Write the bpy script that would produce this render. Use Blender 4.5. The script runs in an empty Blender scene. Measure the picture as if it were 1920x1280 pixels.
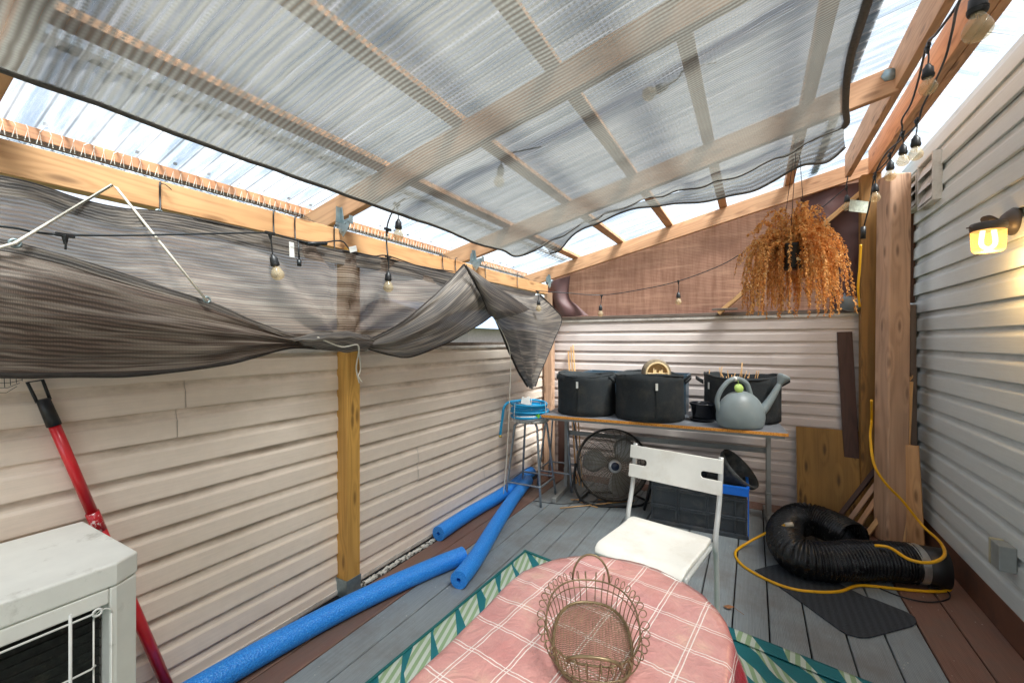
import bpy, math, random
from math import sin, cos, pi, radians as R_
from mathutils import Vector as V, Matrix, noise
random.seed(7)
scene = bpy.context.scene
col = scene.collection
# ---------------------------------------------------------------- camera
H = 1.45; HZ = 638.0; FP = 800.0; YAW = 29.5
cam_d = bpy.data.cameras.new("camera"); cam = bpy.data.objects.new("camera", cam_d); col.objects.link(cam)
cam.location = (0, 0, H); cam.rotation_euler = (R_(90), 0, R_(YAW))
cam_d.sensor_width = 36; cam_d.lens = 36 * FP / 1920; cam_d.shift_y = -2 / 1920
cam_d.clip_start = 0.02; cam_d.clip_end = 600
scene.camera = cam
# ---------------------------------------------------------------- world and sun
SUN_EL, SUN_AZ = 58.0, 115.0       # azimuth measured from +Y towards +X
world = bpy.data.worlds.new("World"); scene.world = world; world.use_nodes = True
wn = world.node_tree.nodes; wl = world.node_tree.links
sky = wn.new('ShaderNodeTexSky'); sky.sky_type = 'NISHITA'; sky.sun_disc = False
sky.sun_elevation = R_(SUN_EL); sky.sun_rotation = R_(SUN_AZ)
sky.air_density = 1.0; sky.dust_density = 2.5; sky.ozone_density = 1.0
hs = wn.new('ShaderNodeHueSaturation'); hs.inputs['Saturation'].default_value = 0.45
wl.new(sky.outputs[0], hs.inputs['Color']); wl.new(hs.outputs[0], wn['Background'].inputs['Color'])
wn['Background'].inputs['Strength'].default_value = 0.05
sun_d = bpy.data.lights.new("sun", 'SUN'); sun_d.energy = 2.6; sun_d.angle = R_(20); sun_d.color = (1, .965, .92)
sun = bpy.data.objects.new("sun", sun_d); col.objects.link(sun)
sdir = V((sin(R_(SUN_AZ)) * cos(R_(SUN_EL)), cos(R_(SUN_AZ)) * cos(R_(SUN_EL)), sin(R_(SUN_EL))))
sun.rotation_euler = sdir.to_track_quat('Z', 'Y').to_euler()
scene.view_settings.view_transform = 'Standard'; scene.view_settings.look = 'None'
scene.view_settings.exposure = 2.85; scene.view_settings.gamma = 1
scene.render.engine = 'CYCLES'
cy = scene.cycles
cy.max_bounces = 12; cy.transparent_max_bounces = 24; cy.diffuse_bounces = 6; cy.glossy_bounces = 4; cy.transmission_bounces = 8
cy.sample_clamp_indirect = 6
try: cy.use_denoising = True
except Exception: pass
# ---------------------------------------------------------------- measuring helpers (photo pixel -> place)
_s, _c = sin(R_(YAW)), cos(R_(YAW))
def ray(px, py):
    a = (px - 960) / FP
    return V((a * _c - _s, a * _s + _c, (HZ - py) / FP))
def G(px, py, z=0.0):  d = ray(px, py); t = (z - H) / d.z; return V((d.x * t, d.y * t, z))
def AX(px, py, x): d = ray(px, py); t = x / d.x; return V((x, d.y * t, H + d.z * t))
def AY(px, py, y): d = ray(px, py); t = y / d.y; return V((d.x * t, y, H + d.z * t))
def AD(px, py, t): d = ray(px, py); return V((d.x * t, d.y * t, H + d.z * t))
# ---------------------------------------------------------------- mesh builder
class MB:
    def __init__(s): s.v = []; s.f = []; s.sm = []; s.uv = None; s.mi = []; s.cur = 0
    def add(s, vs, fs, smooth=False):
        o = len(s.v); s.v += [V(v) for v in vs]
        for f in fs: s.f.append([o + i for i in f]); s.sm.append(smooth); s.mi.append(s.cur)
        return s
    def box(s, c, d, M=None):
        x, y, z = d[0] / 2, d[1] / 2, d[2] / 2; c = V(c)
        vs = [V((i * x, j * y, k * z)) for i in (-1, 1) for j in (-1, 1) for k in (-1, 1)]
        if M is not None: vs = [M @ v for v in vs]
        return s.add([v + c for v in vs], [(0, 1, 3, 2), (4, 6, 7, 5), (0, 4, 5, 1), (2, 3, 7, 6), (0, 2, 6, 4), (1, 5, 7, 3)])
    def bar(s, a, b, w, h, up=(0, 0, 1)):
        a, b = V(a), V(b); x = (b - a).normalized(); y = V(up).cross(x)
        if y.length < 1e-4: y = V((0, 1, 0)).cross(x)
        y.normalize(); z = x.cross(y)
        M = Matrix((x, y, z)).transposed()
        return s.box((a + b) / 2, ((b - a).length, w, h), M)
    def prism(s, pts, M0, ext):
        # pts: list of 3D points (planar), ext: extrusion vector
        n = len(pts); vs = [V(p) for p in pts] + [V(p) + V(ext) for p in pts]
        fs = [tuple(range(n))[::-1], tuple(range(n, 2 * n))] + [(i, (i + 1) % n, n + (i + 1) % n, n + i) for i in range(n)]
        return s.add(vs, fs)
    def tube(s, path, r, n=8, closed=False, cap=True, rfn=None, smooth=True, up0=None):
        P = [V(p) for p in path]; m = len(P)
        if m < 2: return s
        T = []
        for i in range(m):
            if closed: t = P[(i + 1) % m] - P[i - 1]
            else: t = P[min(i + 1, m - 1)] - P[max(i - 1, 0)]
            T.append(t.normalized() if t.length > 1e-9 else V((0, 0, 1)))
        nrm = V(up0) if up0 else (V((0, 0, 1)) if abs(T[0].z) < .9 else V((1, 0, 0)))
        vs = []
        for i in range(m):
            nrm = (nrm - T[i] * nrm.dot(T[i]))
            if nrm.length < 1e-6: nrm = T[i].orthogonal()
            nrm.normalize(); b = T[i].cross(nrm)
            rr = rfn(i / (m - 1)) * r if rfn else r
            for k in range(n):
                a = 2 * pi * k / n; vs.append(P[i] + (nrm * cos(a) + b * sin(a)) * rr)
        fs = []
        for i in range(m if closed else m - 1):
            j = (i + 1) % m
            for k in range(n):
                k2 = (k + 1) % n; fs.append((i * n + k, i * n + k2, j * n + k2, j * n + k))
        s.add(vs, fs, smooth)
        if cap and not closed:
            o = len(s.v) - len(vs)
            s.f.append([o + k for k in range(n)][::-1]); s.sm.append(False); s.mi.append(s.cur)
            s.f.append([o + (m - 1) * n + k for k in range(n)]); s.sm.append(False); s.mi.append(s.cur)
        return s
    def lathe(s, prof, M=None, n=24, smooth=True, sx=1, sy=1):
        vs = []; m = len(prof)
        for (r, z) in prof:
            for k in range(n):
                a = 2 * pi * k / n; vs.append(V((r * cos(a) * sx, r * sin(a) * sy, z)))
        if M is not None: vs = [M @ v for v in vs]
        fs = [(i * n + k, i * n + (k + 1) % n, (i + 1) * n + (k + 1) % n, (i + 1) * n + k) for i in range(m - 1) for k in range(n)]
        return s.add(vs, fs, smooth)
    def build(s, name, mat, parent=None, bevel=0, seg=2, solid=0, subsurf=0, loc=None):
        me = bpy.data.meshes.new(name); me.from_pydata([tuple(v) for v in s.v], [], s.f)
        mats = mat if isinstance(mat, (list, tuple)) else [mat]
        for m in mats: me.materials.append(m)
        me.polygons.foreach_set('use_smooth', s.sm); me.polygons.foreach_set('material_index', s.mi)
        if s.uv:
            ul = me.uv_layers.new(name='UVMap')
            for l in me.loops: ul.data[l.index].uv = s.uv[l.vertex_index]
        me.update()
        o = bpy.data.objects.new(name, me); col.objects.link(o)
        if parent is not None: o.parent = parent
        if loc is not None: o.location = loc
        if solid:
            md = o.modifiers.new('solid', 'SOLIDIFY'); md.thickness = solid; md.offset = 0
        if bevel:
            md = o.modifiers.new('bevel', 'BEVEL'); md.width = bevel; md.segments = seg; md.limit_method = 'ANGLE'; md.angle_limit = R_(40)
        if subsurf:
            md = o.modifiers.new('sub', 'SUBSURF'); md.levels = subsurf; md.render_levels = subsurf
        return o
def tag(o, label=None, cat=None, group=None, kind=None):
    if label: o['label'] = label
    if cat: o['category'] = cat
    if group: o['group'] = group
    if kind: o['kind'] = kind
    return o
def thing(name, label, cat, loc=(0, 0, 0), rz=0, group=None):
    o = bpy.data.objects.new(name, None); col.objects.link(o); o.location = loc; o.rotation_euler = (0, 0, rz)
    o.empty_display_size = .1
    return tag(o, label, cat, group)
def dup(o, parent=None):
    c = o.copy(); col.objects.link(c)
    if parent is not None: c.parent = parent
    for ch in [k for k in col.objects if k.parent == o]: dup(ch, c)
    return c
def smooth_path(P, k=8, closed=False):
    P = [V(p) for p in P]; out = []; n = len(P)
    rng = range(n) if closed else range(n - 1)
    for i in rng:
        g = (lambda j: P[j % n]) if closed else (lambda j: P[max(0, min(n - 1, j))])
        a, b, c, d = g(i - 1), g(i), g(i + 1), g(i + 2)
        for q in range(k):
            t = q / k
            out.append(.5 * ((2 * b) + (c - a) * t + (2 * a - 5 * b + 4 * c - d) * t * t + (3 * b - a - 3 * c + d) * t ** 3))
    if not closed: out.append(P[-1].copy())
    return out
def fbm(p, o=3): return noise.fractal(V(p), 1.0, 2.0, o)
# ---------------------------------------------------------------- materials
def nm(name):
    m = bpy.data.materials.new(name); m.use_nodes = True
    return m, m.node_tree.nodes, m.node_tree.links, m.node_tree.nodes['Principled BSDF']
def lin(c):
    return tuple(((x / 255) / 12.92 if x <= 10 else (((x / 255) + .055) / 1.055) ** 2.4) for x in c) + (1,)
def ramp(n, l, fac, stops):
    r = n.new('ShaderNodeValToRGB'); e = r.color_ramp.elements
    while len(e) < len(stops): e.new(.5)
    for q, (p, c) in zip(e, stops): q.position = p; q.color = c if len(c) == 4 else tuple(c) + (1,)
    l.new(fac, r.inputs[0]); return r.outputs[0]
def tex(n, l, kind='noise', scale=(1, 1, 1), sc=5, detail=4, rough=.55, coord='Object', dist=0):
    tc = n.new('ShaderNodeTexCoord'); mp = n.new('ShaderNodeMapping'); mp.inputs['Scale'].default_value = scale
    l.new(tc.outputs[coord], mp.inputs[0])
    if kind == 'noise':
        t = n.new('ShaderNodeTexNoise'); t.inputs['Scale'].default_value = sc; t.inputs['Detail'].default_value = detail
        t.inputs['Roughness'].default_value = rough; t.inputs['Distortion'].default_value = dist
        l.new(mp.outputs[0], t.inputs['Vector']); return t.outputs['Fac']
    if kind == 'wave':
        t = n.new('ShaderNodeTexWave'); t.inputs['Scale'].default_value = sc; t.inputs['Distortion'].default_value = dist
        t.inputs['Detail'].default_value = detail; l.new(mp.outputs[0], t.inputs['Vector']); return t.outputs['Fac']
    if kind == 'voronoi':
        t = n.new('ShaderNodeTexVoronoi'); t.inputs['Scale'].default_value = sc
        l.new(mp.outputs[0], t.inputs['Vector']); return t.outputs['Distance']
def mixc(n, l, fac, a, b, mode='MIX'):
    m = n.new('ShaderNodeMix'); m.data_type = 'RGBA'; m.blend_type = mode
    for sock, v in ((m.inputs[0], fac), (m.inputs[6], a), (m.inputs[7], b)):
        if hasattr(v, 'links') or hasattr(v, 'is_linked'): l.new(v, sock)
        else: sock.default_value = v
    return m.outputs[2]
def math_(n, l, op, a, b=None, c=None):
    m = n.new('ShaderNodeMath'); m.operation = op
    for i, v in enumerate((a, b, c)):
        if v is None: continue
        if hasattr(v, 'is_linked'): l.new(v, m.inputs[i])
        else: m.inputs[i].default_value = v
    return m.outputs[0]
def bump(n, l, h, bs, strength=.3, dist=.002):
    b = n.new('ShaderNodeBump'); b.inputs['Strength'].default_value = strength; b.inputs['Distance'].default_value = dist
    l.new(h, b.inputs['Height']); l.new(b.outputs[0], bs.inputs['Normal'])
def objrand(n, l):
    o = n.new('ShaderNodeObjectInfo'); return o.outputs['Random']
def plain(name, rgb, rough=.5, metal=0, var=.12, sc=12, bmp=0, spec=None, coat=0, dirt=None, dsc=4, dlo=.5, dhi=.75):
    m, n, l, b = nm(name); c = lin(rgb)
    t = tex(n, l, sc=sc, detail=5)
    k = 1 - var; cc = ramp(n, l, t, [(.3, tuple(x * k for x in c[:3])), (.7, tuple(min(1, x * (1 + var * .5)) for x in c[:3]))])
    if dirt:
        d = tex(n, l, sc=dsc, detail=8, rough=.7); dm = ramp(n, l, d, [(dlo, (0, 0, 0)), (dhi, (1, 1, 1))])
        cc = mixc(n, l, dm, cc, lin(dirt))
    l.new(cc, b.inputs['Base Color']); b.inputs['Roughness'].default_value = rough; b.inputs['Metallic'].default_value = metal
    if coat: b.inputs['Coat Weight'].default_value = coat
    if spec is not None: b.inputs['Specular IOR Level'].default_value = spec
    if bmp: bump(n, l, tex(n, l, sc=sc * 6, detail=3), b, bmp, .002)
    return m
def wood(name, base, dark, knots=.6, rough=.65, grain=1.0, weather=None):
    # long axis of every board is its own local X
    m, n, l, b = nm(name)
    tc = n.new('ShaderNodeTexCoord'); oi = n.new('ShaderNodeObjectInfo')
    ad = n.new('ShaderNodeVectorMath'); ad.operation = 'ADD'
    mu = n.new('ShaderNodeVectorMath'); mu.operation = 'SCALE'; mu.inputs[0].default_value = (7, 3, 5); l.new(oi.outputs['Random'], mu.inputs['Scale'])
    l.new(tc.outputs['Object'], ad.inputs[0]); l.new(mu.outputs[0], ad.inputs[1])
    mp = n.new('ShaderNodeMapping'); mp.inputs['Scale'].default_value = (.9, 9, 9); l.new(ad.outputs[0], mp.inputs[0])
    cn = n.new('ShaderNodeTexNoise'); cn.inputs['Scale'].default_value = 1.0 * grain; cn.inputs['Detail'].default_value = 1.5; l.new(mp.outputs[0], cn.inputs['Vector'])
    sx = n.new('ShaderNodeSeparateXYZ'); l.new(ad.outputs[0], sx.inputs[0])
    cb = n.new('ShaderNodeCombineXYZ'); l.new(math_(n, l, 'MULTIPLY', sx.outputs[0], 2.3), cb.inputs[0]); l.new(math_(n, l, 'MULTIPLY', math_(n, l, 'ADD', sx.outputs[1], sx.outputs[2]), 9.0), cb.inputs[1])
    vo = n.new('ShaderNodeTexVoronoi'); vo.voronoi_dimensions = '2D'; vo.inputs['Scale'].default_value = 1; l.new(cb.outputs[0], vo.inputs['Vector'])
    kd = vo.outputs['Distance']
    near = ramp(n, l, kd, [(0, (1, 1, 1)), (.35, (0, 0, 0))])
    ph = math_(n, l, 'ADD', math_(n, l, 'MULTIPLY', cn.outputs['Fac'], 60), math_(n, l, 'MULTIPLY', near, 9 * min(1, knots * 1.5)))
    wv = math_(n, l, 'ADD', math_(n, l, 'MULTIPLY', math_(n, l, 'SINE', ph), .5), .5)
    mp2 = n.new('ShaderNodeMapping'); mp2.inputs['Scale'].default_value = (3, 120, 120); l.new(ad.outputs[0], mp2.inputs[0])
    fn = n.new('ShaderNodeTexNoise'); fn.inputs['Scale'].default_value = 1; fn.inputs['Detail'].default_value = 4; l.new(mp2.outputs[0], fn.inputs['Vector'])
    g = math_(n, l, 'ADD', math_(n, l, 'MULTIPLY', wv, .35), math_(n, l, 'MULTIPLY', fn.outputs['Fac'], .65))
    c1 = ramp(n, l, g, [(.12, tuple(.6 * x + .4 * y for x, y in zip(lin(dark), lin(base)))), (.5, lin(base)), (.85, tuple(min(1, x * 1.12) for x in lin(base)[:3]))])
    kn = ramp(n, l, kd, [(.0, (1, 1, 1)), (.06, (.8, .8, .8)), (.13, (0, 0, 0))])
    kf = math_(n, l, 'MULTIPLY', kn, knots)
    c2 = mixc(n, l, kf, c1, tuple(x * .35 for x in lin(dark)[:3]) + (1,))
    big = tex(n, l, scale=(.7, 3, 3), sc=1.6, detail=5)
    c3 = mixc(n, l, ramp(n, l, big, [(.45, (0, 0, 0)), (.75, (.5, .5, .5))]), c2, lin(weather or dark))
    l.new(c3, b.inputs['Base Color']); b.inputs['Roughness'].default_value = rough
    bump(n, l, g, b, .2, .0015)
    return m
M = {}
M['beam'] = wood('beam_wood', (196, 152, 106), (156, 108, 66), .75, weather=(190, 135, 85))
M['rafter'] = wood('rafter_wood', (200, 156, 118), (156, 110, 76), .6, weather=(150, 98, 58))
M['post_y'] = wood('treated_post_wood', (206, 156, 78), (160, 110, 44), .8, weather=(140, 100, 48))
M['post_o'] = wood('olive_post_wood', (150, 108, 52), (104, 70, 30), .7, weather=(92, 66, 34))
M['post_p'] = wood('pale_post_wood', (190, 154, 126), (142, 106, 82), .7, weather=(120, 98, 84), grain=.6)
M['stud'] = wood('stud_wood', (214, 170, 116), (176, 126, 76), .5, weather=(150, 110, 76))
M['purl'] = wood('outer_rail_wood', (160, 110, 72), (120, 78, 46), .4, weather=(110, 74, 48))
M['old'] = wood('weathered_wood', (112, 98, 88), (70, 60, 54), .3, weather=(60, 52, 48))
M['brownwood'] = wood('dark_brown_wood', (74, 48, 40), (46, 30, 26), .0, weather=(96, 76, 66))
M['ply'] = wood('plywood', (158, 118, 58), (116, 82, 38), .9, grain=.35, weather=(96, 72, 36))
def siding_mat(name, c, dirt, amt):
    m, n, l, b = nm(name)
    tc = n.new('ShaderNodeTexCoord')
    def nz(sc3, s, d=4, r=.55):
        mp = n.new('ShaderNodeMapping'); mp.inputs['Scale'].default_value = sc3; l.new(tc.outputs['Object'], mp.inputs[0])
        t = n.new('ShaderNodeTexNoise'); t.inputs['Scale'].default_value = s; t.inputs['Detail'].default_value = d; t.inputs['Roughness'].default_value = r
        l.new(mp.outputs[0], t.inputs['Vector']); return t.outputs['Fac']
    grain = nz((6, 6, 130), 1, 4)
    base = ramp(n, l, grain, [(.35, tuple(x * .93 for x in lin(c)[:3])), (.7, lin(c))])
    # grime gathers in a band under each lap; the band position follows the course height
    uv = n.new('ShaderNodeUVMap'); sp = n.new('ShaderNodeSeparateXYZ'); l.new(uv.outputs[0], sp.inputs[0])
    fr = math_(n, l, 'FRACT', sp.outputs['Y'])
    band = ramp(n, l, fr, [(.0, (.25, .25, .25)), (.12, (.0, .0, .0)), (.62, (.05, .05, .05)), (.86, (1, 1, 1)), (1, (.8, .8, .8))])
    d1 = ramp(n, l, nz((1.2, 1.2, 3), 2.2, 6, .65), [(.42, (0, 0, 0)), (.7, (1, 1, 1))])
    d2 = ramp(n, l, nz((9, 9, 9), 2, 6, .7), [(.4, (0, 0, 0)), (.8, (.5, .5, .5))])
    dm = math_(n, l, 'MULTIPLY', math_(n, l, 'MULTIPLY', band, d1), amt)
    dm = math_(n, l, 'ADD', dm, math_(n, l, 'MULTIPLY', d2, amt * .25))
    l.new(mixc(n, l, dm, base, lin(dirt)), b.inputs['Base Color'])
    b.inputs['Roughness'].default_value = .48
    bump(n, l, grain, b, .25, .0015)
    return m
M['sid_l'] = siding_mat('left_vinyl', (238, 222, 206), (146, 128, 110), .8)
M['sid_b'] = siding_mat('back_vinyl', (222, 209, 202), (128, 112, 102), .45)
M['sid_r'] = siding_mat('house_vinyl', (204, 212, 212), (128, 128, 120), .4)
def deck_mat(name, c, d):
    m, n, l, b = nm(name)
    oi = n.new('ShaderNodeNewGeometry')
    rnd = oi.outputs['Random Per Island']
    cmb = n.new('ShaderNodeCombineXYZ'); l.new(math_(n, l, 'MULTIPLY', rnd, 40), cmb.inputs[0]); l.new(math_(n, l, 'MULTIPLY', rnd, 17), cmb.inputs[1])
    tc = n.new('ShaderNodeTexCoord'); ad = n.new('ShaderNodeVectorMath'); ad.operation = 'ADD'; l.new(tc.outputs['Object'], ad.inputs[0]); l.new(cmb.outputs[0], ad.inputs[1])
    mp = n.new('ShaderNodeMapping'); mp.inputs['Scale'].default_value = (13, 2.2, 1); l.new(ad.outputs[0], mp.inputs[0])
    w = n.new('ShaderNodeTexWave'); w.wave_type = 'RINGS'; w.rings_direction = 'Z'; w.inputs['Scale'].default_value = 4; w.inputs['Distortion'].default_value = 7
    w.inputs['Detail'].default_value = 3; w.inputs['Detail Scale'].default_value = .5; l.new(mp.outputs[0], w.inputs['Vector'])
    g = tex(n, l, scale=(60, 3, 1), sc=1.5, detail=4)
    k = math_(n, l, 'ADD', math_(n, l, 'MULTIPLY', w.outputs['Fac'], .4), math_(n, l, 'MULTIPLY', g, .6))
    c1 = ramp(n, l, k, [(.25, lin(d)), (.7, lin(c))])
    c1 = mixc(n, l, math_(n, l, 'MULTIPLY', rnd, .3), c1, lin(d))
    dirt = ramp(n, l, tex(n, l, sc=2.3, detail=8, rough=.7), [(.45, (0, 0, 0)), (.75, (.8, .8, .8))])
    c1 = mixc(n, l, dirt, c1, lin((108, 100, 92)))
    spk = ramp(n, l, tex(n, l, 'voronoi', sc=26), [(.0, (1, 1, 1)), (.07, (1, 1, 1)), (.09, (0, 0, 0))])
    sel = ramp(n, l, tex(n, l, sc=4, detail=3), [(.5, (0, 0, 0)), (.62, (.8, .8, .8))])
    c1 = mixc(n, l, math_(n, l, 'MULTIPLY', spk, sel), c1, lin((205, 205, 200)))
    l.new(c1, b.inputs['Base Color']); b.inputs['Roughness'].default_value = .5
    bump(n, l, k, b, .3, .002)
    return m
M['deck_g'] = deck_mat('grey_composite', (152, 160, 163), (116, 125, 130))
M['deck_b'] = deck_mat('brown_composite', (140, 106, 92), (108, 78, 66))
M['skirt'] = plain('skirting_brown', (104, 70, 54), .6, dirt=(60, 50, 46), bmp=.1)
def thin_mat(name, rgb, transp, transl, lines=None, hole=0.0, uvm=True, rough=.7, tint=(1, 1, 1), dark=None, streak=0.0):
    """woven cloth: opaque yarn + light passing through the yarn + holes of the knit. lines=(scaleU, scaleV)"""
    m, n, l, b = nm(name); out = n['Material Output']
    tc = n.new('ShaderNodeTexCoord'); sp = n.new('ShaderNodeSeparateXYZ'); l.new(tc.outputs['UV'], sp.inputs[0])
    u, v = sp.outputs['X'], sp.outputs['Y']
    def saw(x, k):  # 0..1 sine
        return math_(n, l, 'ADD', math_(n, l, 'MULTIPLY', math_(n, l, 'SINE', math_(n, l, 'MULTIPLY', x, k * 2 * pi)), .5), .5)
    su, sv = lines
    wob = math_(n, l, 'MULTIPLY', tex(n, l, sc=9, detail=2, coord='UV'), .008)
    a = saw(math_(n, l, 'ADD', v, wob), sv); bb = saw(u, su)
    yarn = math_(n, l, 'MULTIPLY', a, math_(n, l, 'ADD', math_(n, l, 'MULTIPLY', bb, .5), .5))
    big = tex(n, l, sc=1.5, detail=4, coord='UV')
    stn = tex(n, l, scale=(2.5, 60, 1), sc=1, detail=5, coord='UV')
    c = lin(rgb); dk = lin(dark) if dark else tuple(x * .55 for x in c[:3]) + (1,)
    base = mixc(n, l, a, dk, c)
    base = mixc(n, l, ramp(n, l, big, [(.4, (0, 0, 0)), (.75, (.5, .5, .5))]), base, dk)
    if streak: base = mixc(n, l, math_(n, l, 'MULTIPLY', ramp(n, l, stn, [(.45, (0, 0, 0)), (.62, (1, 1, 1))]), streak), base, lin((176, 164, 150)))
    l.new(base, b.inputs['Base Color']); b.inputs['Roughness'].default_value = rough
    tl = n.new('ShaderNodeBsdfTranslucent'); tl.inputs[0].default_value = tuple(min(1, x * 1.0) for x in lin(rgb)[:3]) + (1,)
    l.new(mixc(n, l, 1.0, base, tuple(tint) + (1,), 'MULTIPLY'), tl.inputs[0])
    mx = n.new('ShaderNodeMixShader'); mx.inputs[0].default_value = transl
    l.new(b.outputs[0], mx.inputs[1]); l.new(tl.outputs[0], mx.inputs[2])
    tr = n.new('ShaderNodeBsdfTransparent')
    fac = math_(n, l, 'MULTIPLY', math_(n, l, 'SUBTRACT', 1.0, yarn), hole)
    fac = math_(n, l, 'ADD', fac, transp)
    fac = math_(n, l, 'MULTIPLY', fac, math_(n, l, 'ADD', math_(n, l, 'MULTIPLY', stn, .8), .6))
    m2 = n.new('ShaderNodeMixShader'); l.new(fac, m2.inputs[0]); l.new(mx.outputs[0], m2.inputs[1]); l.new(tr.outputs[0], m2.inputs[2])
    l.new(m2.outputs[0], out.inputs['Surface'])
    bump(n, l, yarn, b, .5, .002)
    return m
M['shade'] = thin_mat('knit_shade', (132, 131, 123), .0, .64, (100, 72), .27, dark=(96, 95, 89))
M['net_brown'] = thin_mat('brown_knit', (152, 132, 118), .0, .45, (110, 85), .15, dark=(92, 78, 68), streak=.5)
M['net_flap'] = thin_mat('brown_knit_double', (116, 98, 86), .0, .25, (110, 85), .03, dark=(66, 55, 48), streak=.55, rough=.5)
M['net_dark'] = thin_mat('dark_knit', (126, 121, 117), .0, .28, (120, 90), .03, dark=(66, 63, 62), streak=.6, rough=.45)
M['burlap'] = thin_mat('brown_screen', (206, 156, 132), .0, .6, (70, 70), .0, dark=(168, 122, 102))
def _bl():
    m = M['burlap']; n, l = m.node_tree.nodes, m.node_tree.links; b = n['Principled BSDF']
    src = b.inputs['Base Color'].links[0].from_socket
    st = tex(n, l, scale=(26, 2.2, 1), sc=1, detail=6, rough=.7, coord='UV'); sh2 = tex(n, l, scale=(1.3, 20, 1), sc=1.3, detail=5, coord='UV'); bg = tex(n, l, scale=(1.2, 1.8, 1), sc=1.6, detail=4, coord='UV')
    c = mixc(n, l, ramp(n, l, st, [(.42, (0, 0, 0)), (.7, (.6, .6, .6))]), src, lin((128, 84, 66)))
    c = mixc(n, l, ramp(n, l, sh2, [(.5, (0, 0, 0)), (.75, (.45, .45, .45))]), c, lin((236, 186, 156)))
    c = mixc(n, l, ramp(n, l, bg, [(.42, (0, 0, 0)), (.7, (.5, .5, .5))]), c, lin((120, 82, 68)))
    for q in list(n):
        if q.type in ('BSDF_PRINCIPLED', 'BSDF_TRANSLUCENT'): l.new(c, q.inputs[0])
_bl()
M['hem'] = plain('hem_cord', (84, 80, 76), .8, var=.3, sc=60, bmp=.3)
M['hem_d'] = plain('dark_hem', (52, 46, 42), .8, var=.3, sc=60, bmp=.3)
M['tarp'] = plain('plum_tarp', (92, 62, 60), .62, var=.3, sc=4, bmp=.2)
M['galv'] = plain('galvanised', (150, 168, 172), .42, .7, .2, 30, dirt=(110, 120, 124))
M['white_v'] = plain('white_trim', (205, 198, 190), .5, dirt=(150, 138, 126), dsc=8)
M['blackp'] = plain('black_plastic', (26, 28, 30), .45)
M['cable'] = plain('black_cable', (30, 36, 40), .4)
M['darkbl'] = plain('dark_crate', (58, 64, 70), .36, dirt=(96, 94, 90), dsc=9, dlo=.5, dhi=.85, bmp=.1)
M['blue'] = plain('blue_plastic', (20, 110, 220), .4)
M['rope'] = plain('white_rope', (226, 220, 206), .8, bmp=.2)
M['yellow'] = plain('yellow_cord', (236, 176, 24), .4, dirt=(200, 130, 20), dsc=20, dlo=.6)
M['red'] = plain('red_metal', (206, 28, 40), .3, coat=.4)
M['label'] = plain('white_label', (225, 225, 220), .6)
M['steel'] = plain('stool_steel', (150, 160, 170), .3, .75, .2, 30, dirt=(110, 100, 92), dsc=14, dlo=.55)
M['aluminium'] = plain('chair_tube', (196, 198, 196), .4, .15, .08)
M['chairw'] = plain('white_plastic', (232, 230, 222), .42, var=.05, dirt=(214, 208, 194), dsc=5)
M['acwhite'] = plain('ac_casing', (232, 232, 224), .5, var=.06, dirt=(150, 145, 130), dsc=7, dlo=.58, dhi=.8)
M['green_g'] = plain('watering_plastic', (130, 142, 145), .4, var=.12, sc=6, dirt=(152, 156, 154), dsc=10, dlo=.6)
M['foamblue'] = None
def foam():
    m, n, l, b = nm('blue_foam')
    v = tex(n, l, 'voronoi', sc=130); s = tex(n, l, sc=170, detail=3)
    c = ramp(n, l, s, [(.3, lin((24, 118, 220))), (.6, lin((48, 150, 240))), (.72, lin((110, 185, 248)))])
    l.new(c, b.inputs['Base Color']); b.inputs['Roughness'].default_value = .42; bump(n, l, v, b, .6, .004)
    return m
M['foamblue'] = foam()
M['hose'] = plain('blue_hose', (28, 150, 200), .35)
M['brass'] = plain('brass', (200, 170, 90), .35, .8)
def fabric_black():
    m, n, l, b = nm('felt_black')
    s = tex(n, l, sc=240, detail=3); d = tex(n, l, sc=7, detail=8, rough=.7)
    c = ramp(n, l, s, [(.3, lin((20, 24, 26))), (.7, lin((44, 50, 54)))])
    c = mixc(n, l, ramp(n, l, d, [(.5, (0, 0, 0)), (.85, (.5, .5, .5))]), c, lin((92, 84, 72)))
    l.new(c, b.inputs['Base Color']); b.inputs['Roughness'].default_value = .85; bump(n, l, s, b, .5, .002)
    return m
M['felt'] = fabric_black()
M['tote'] = plain('slate_tote', (62, 84, 100), .4, dirt=(100, 108, 112), dsc=9)
M['duct'] = plain('duct_film', (22, 23, 25), .24, var=.4, sc=25, dirt=(110, 108, 104), dsc=34, dlo=.56, dhi=.9, bmp=.4)
M['tape'] = plain('silver_tape', (190, 190, 186), .3, .7, .3, 20, bmp=.3)
M['wire'] = plain('brass_wire', (140, 122, 92), .4, .6, .3, 40)
M['ground'] = plain('lawn', (74, 84, 54), .9, var=.4, sc=6)
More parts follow.
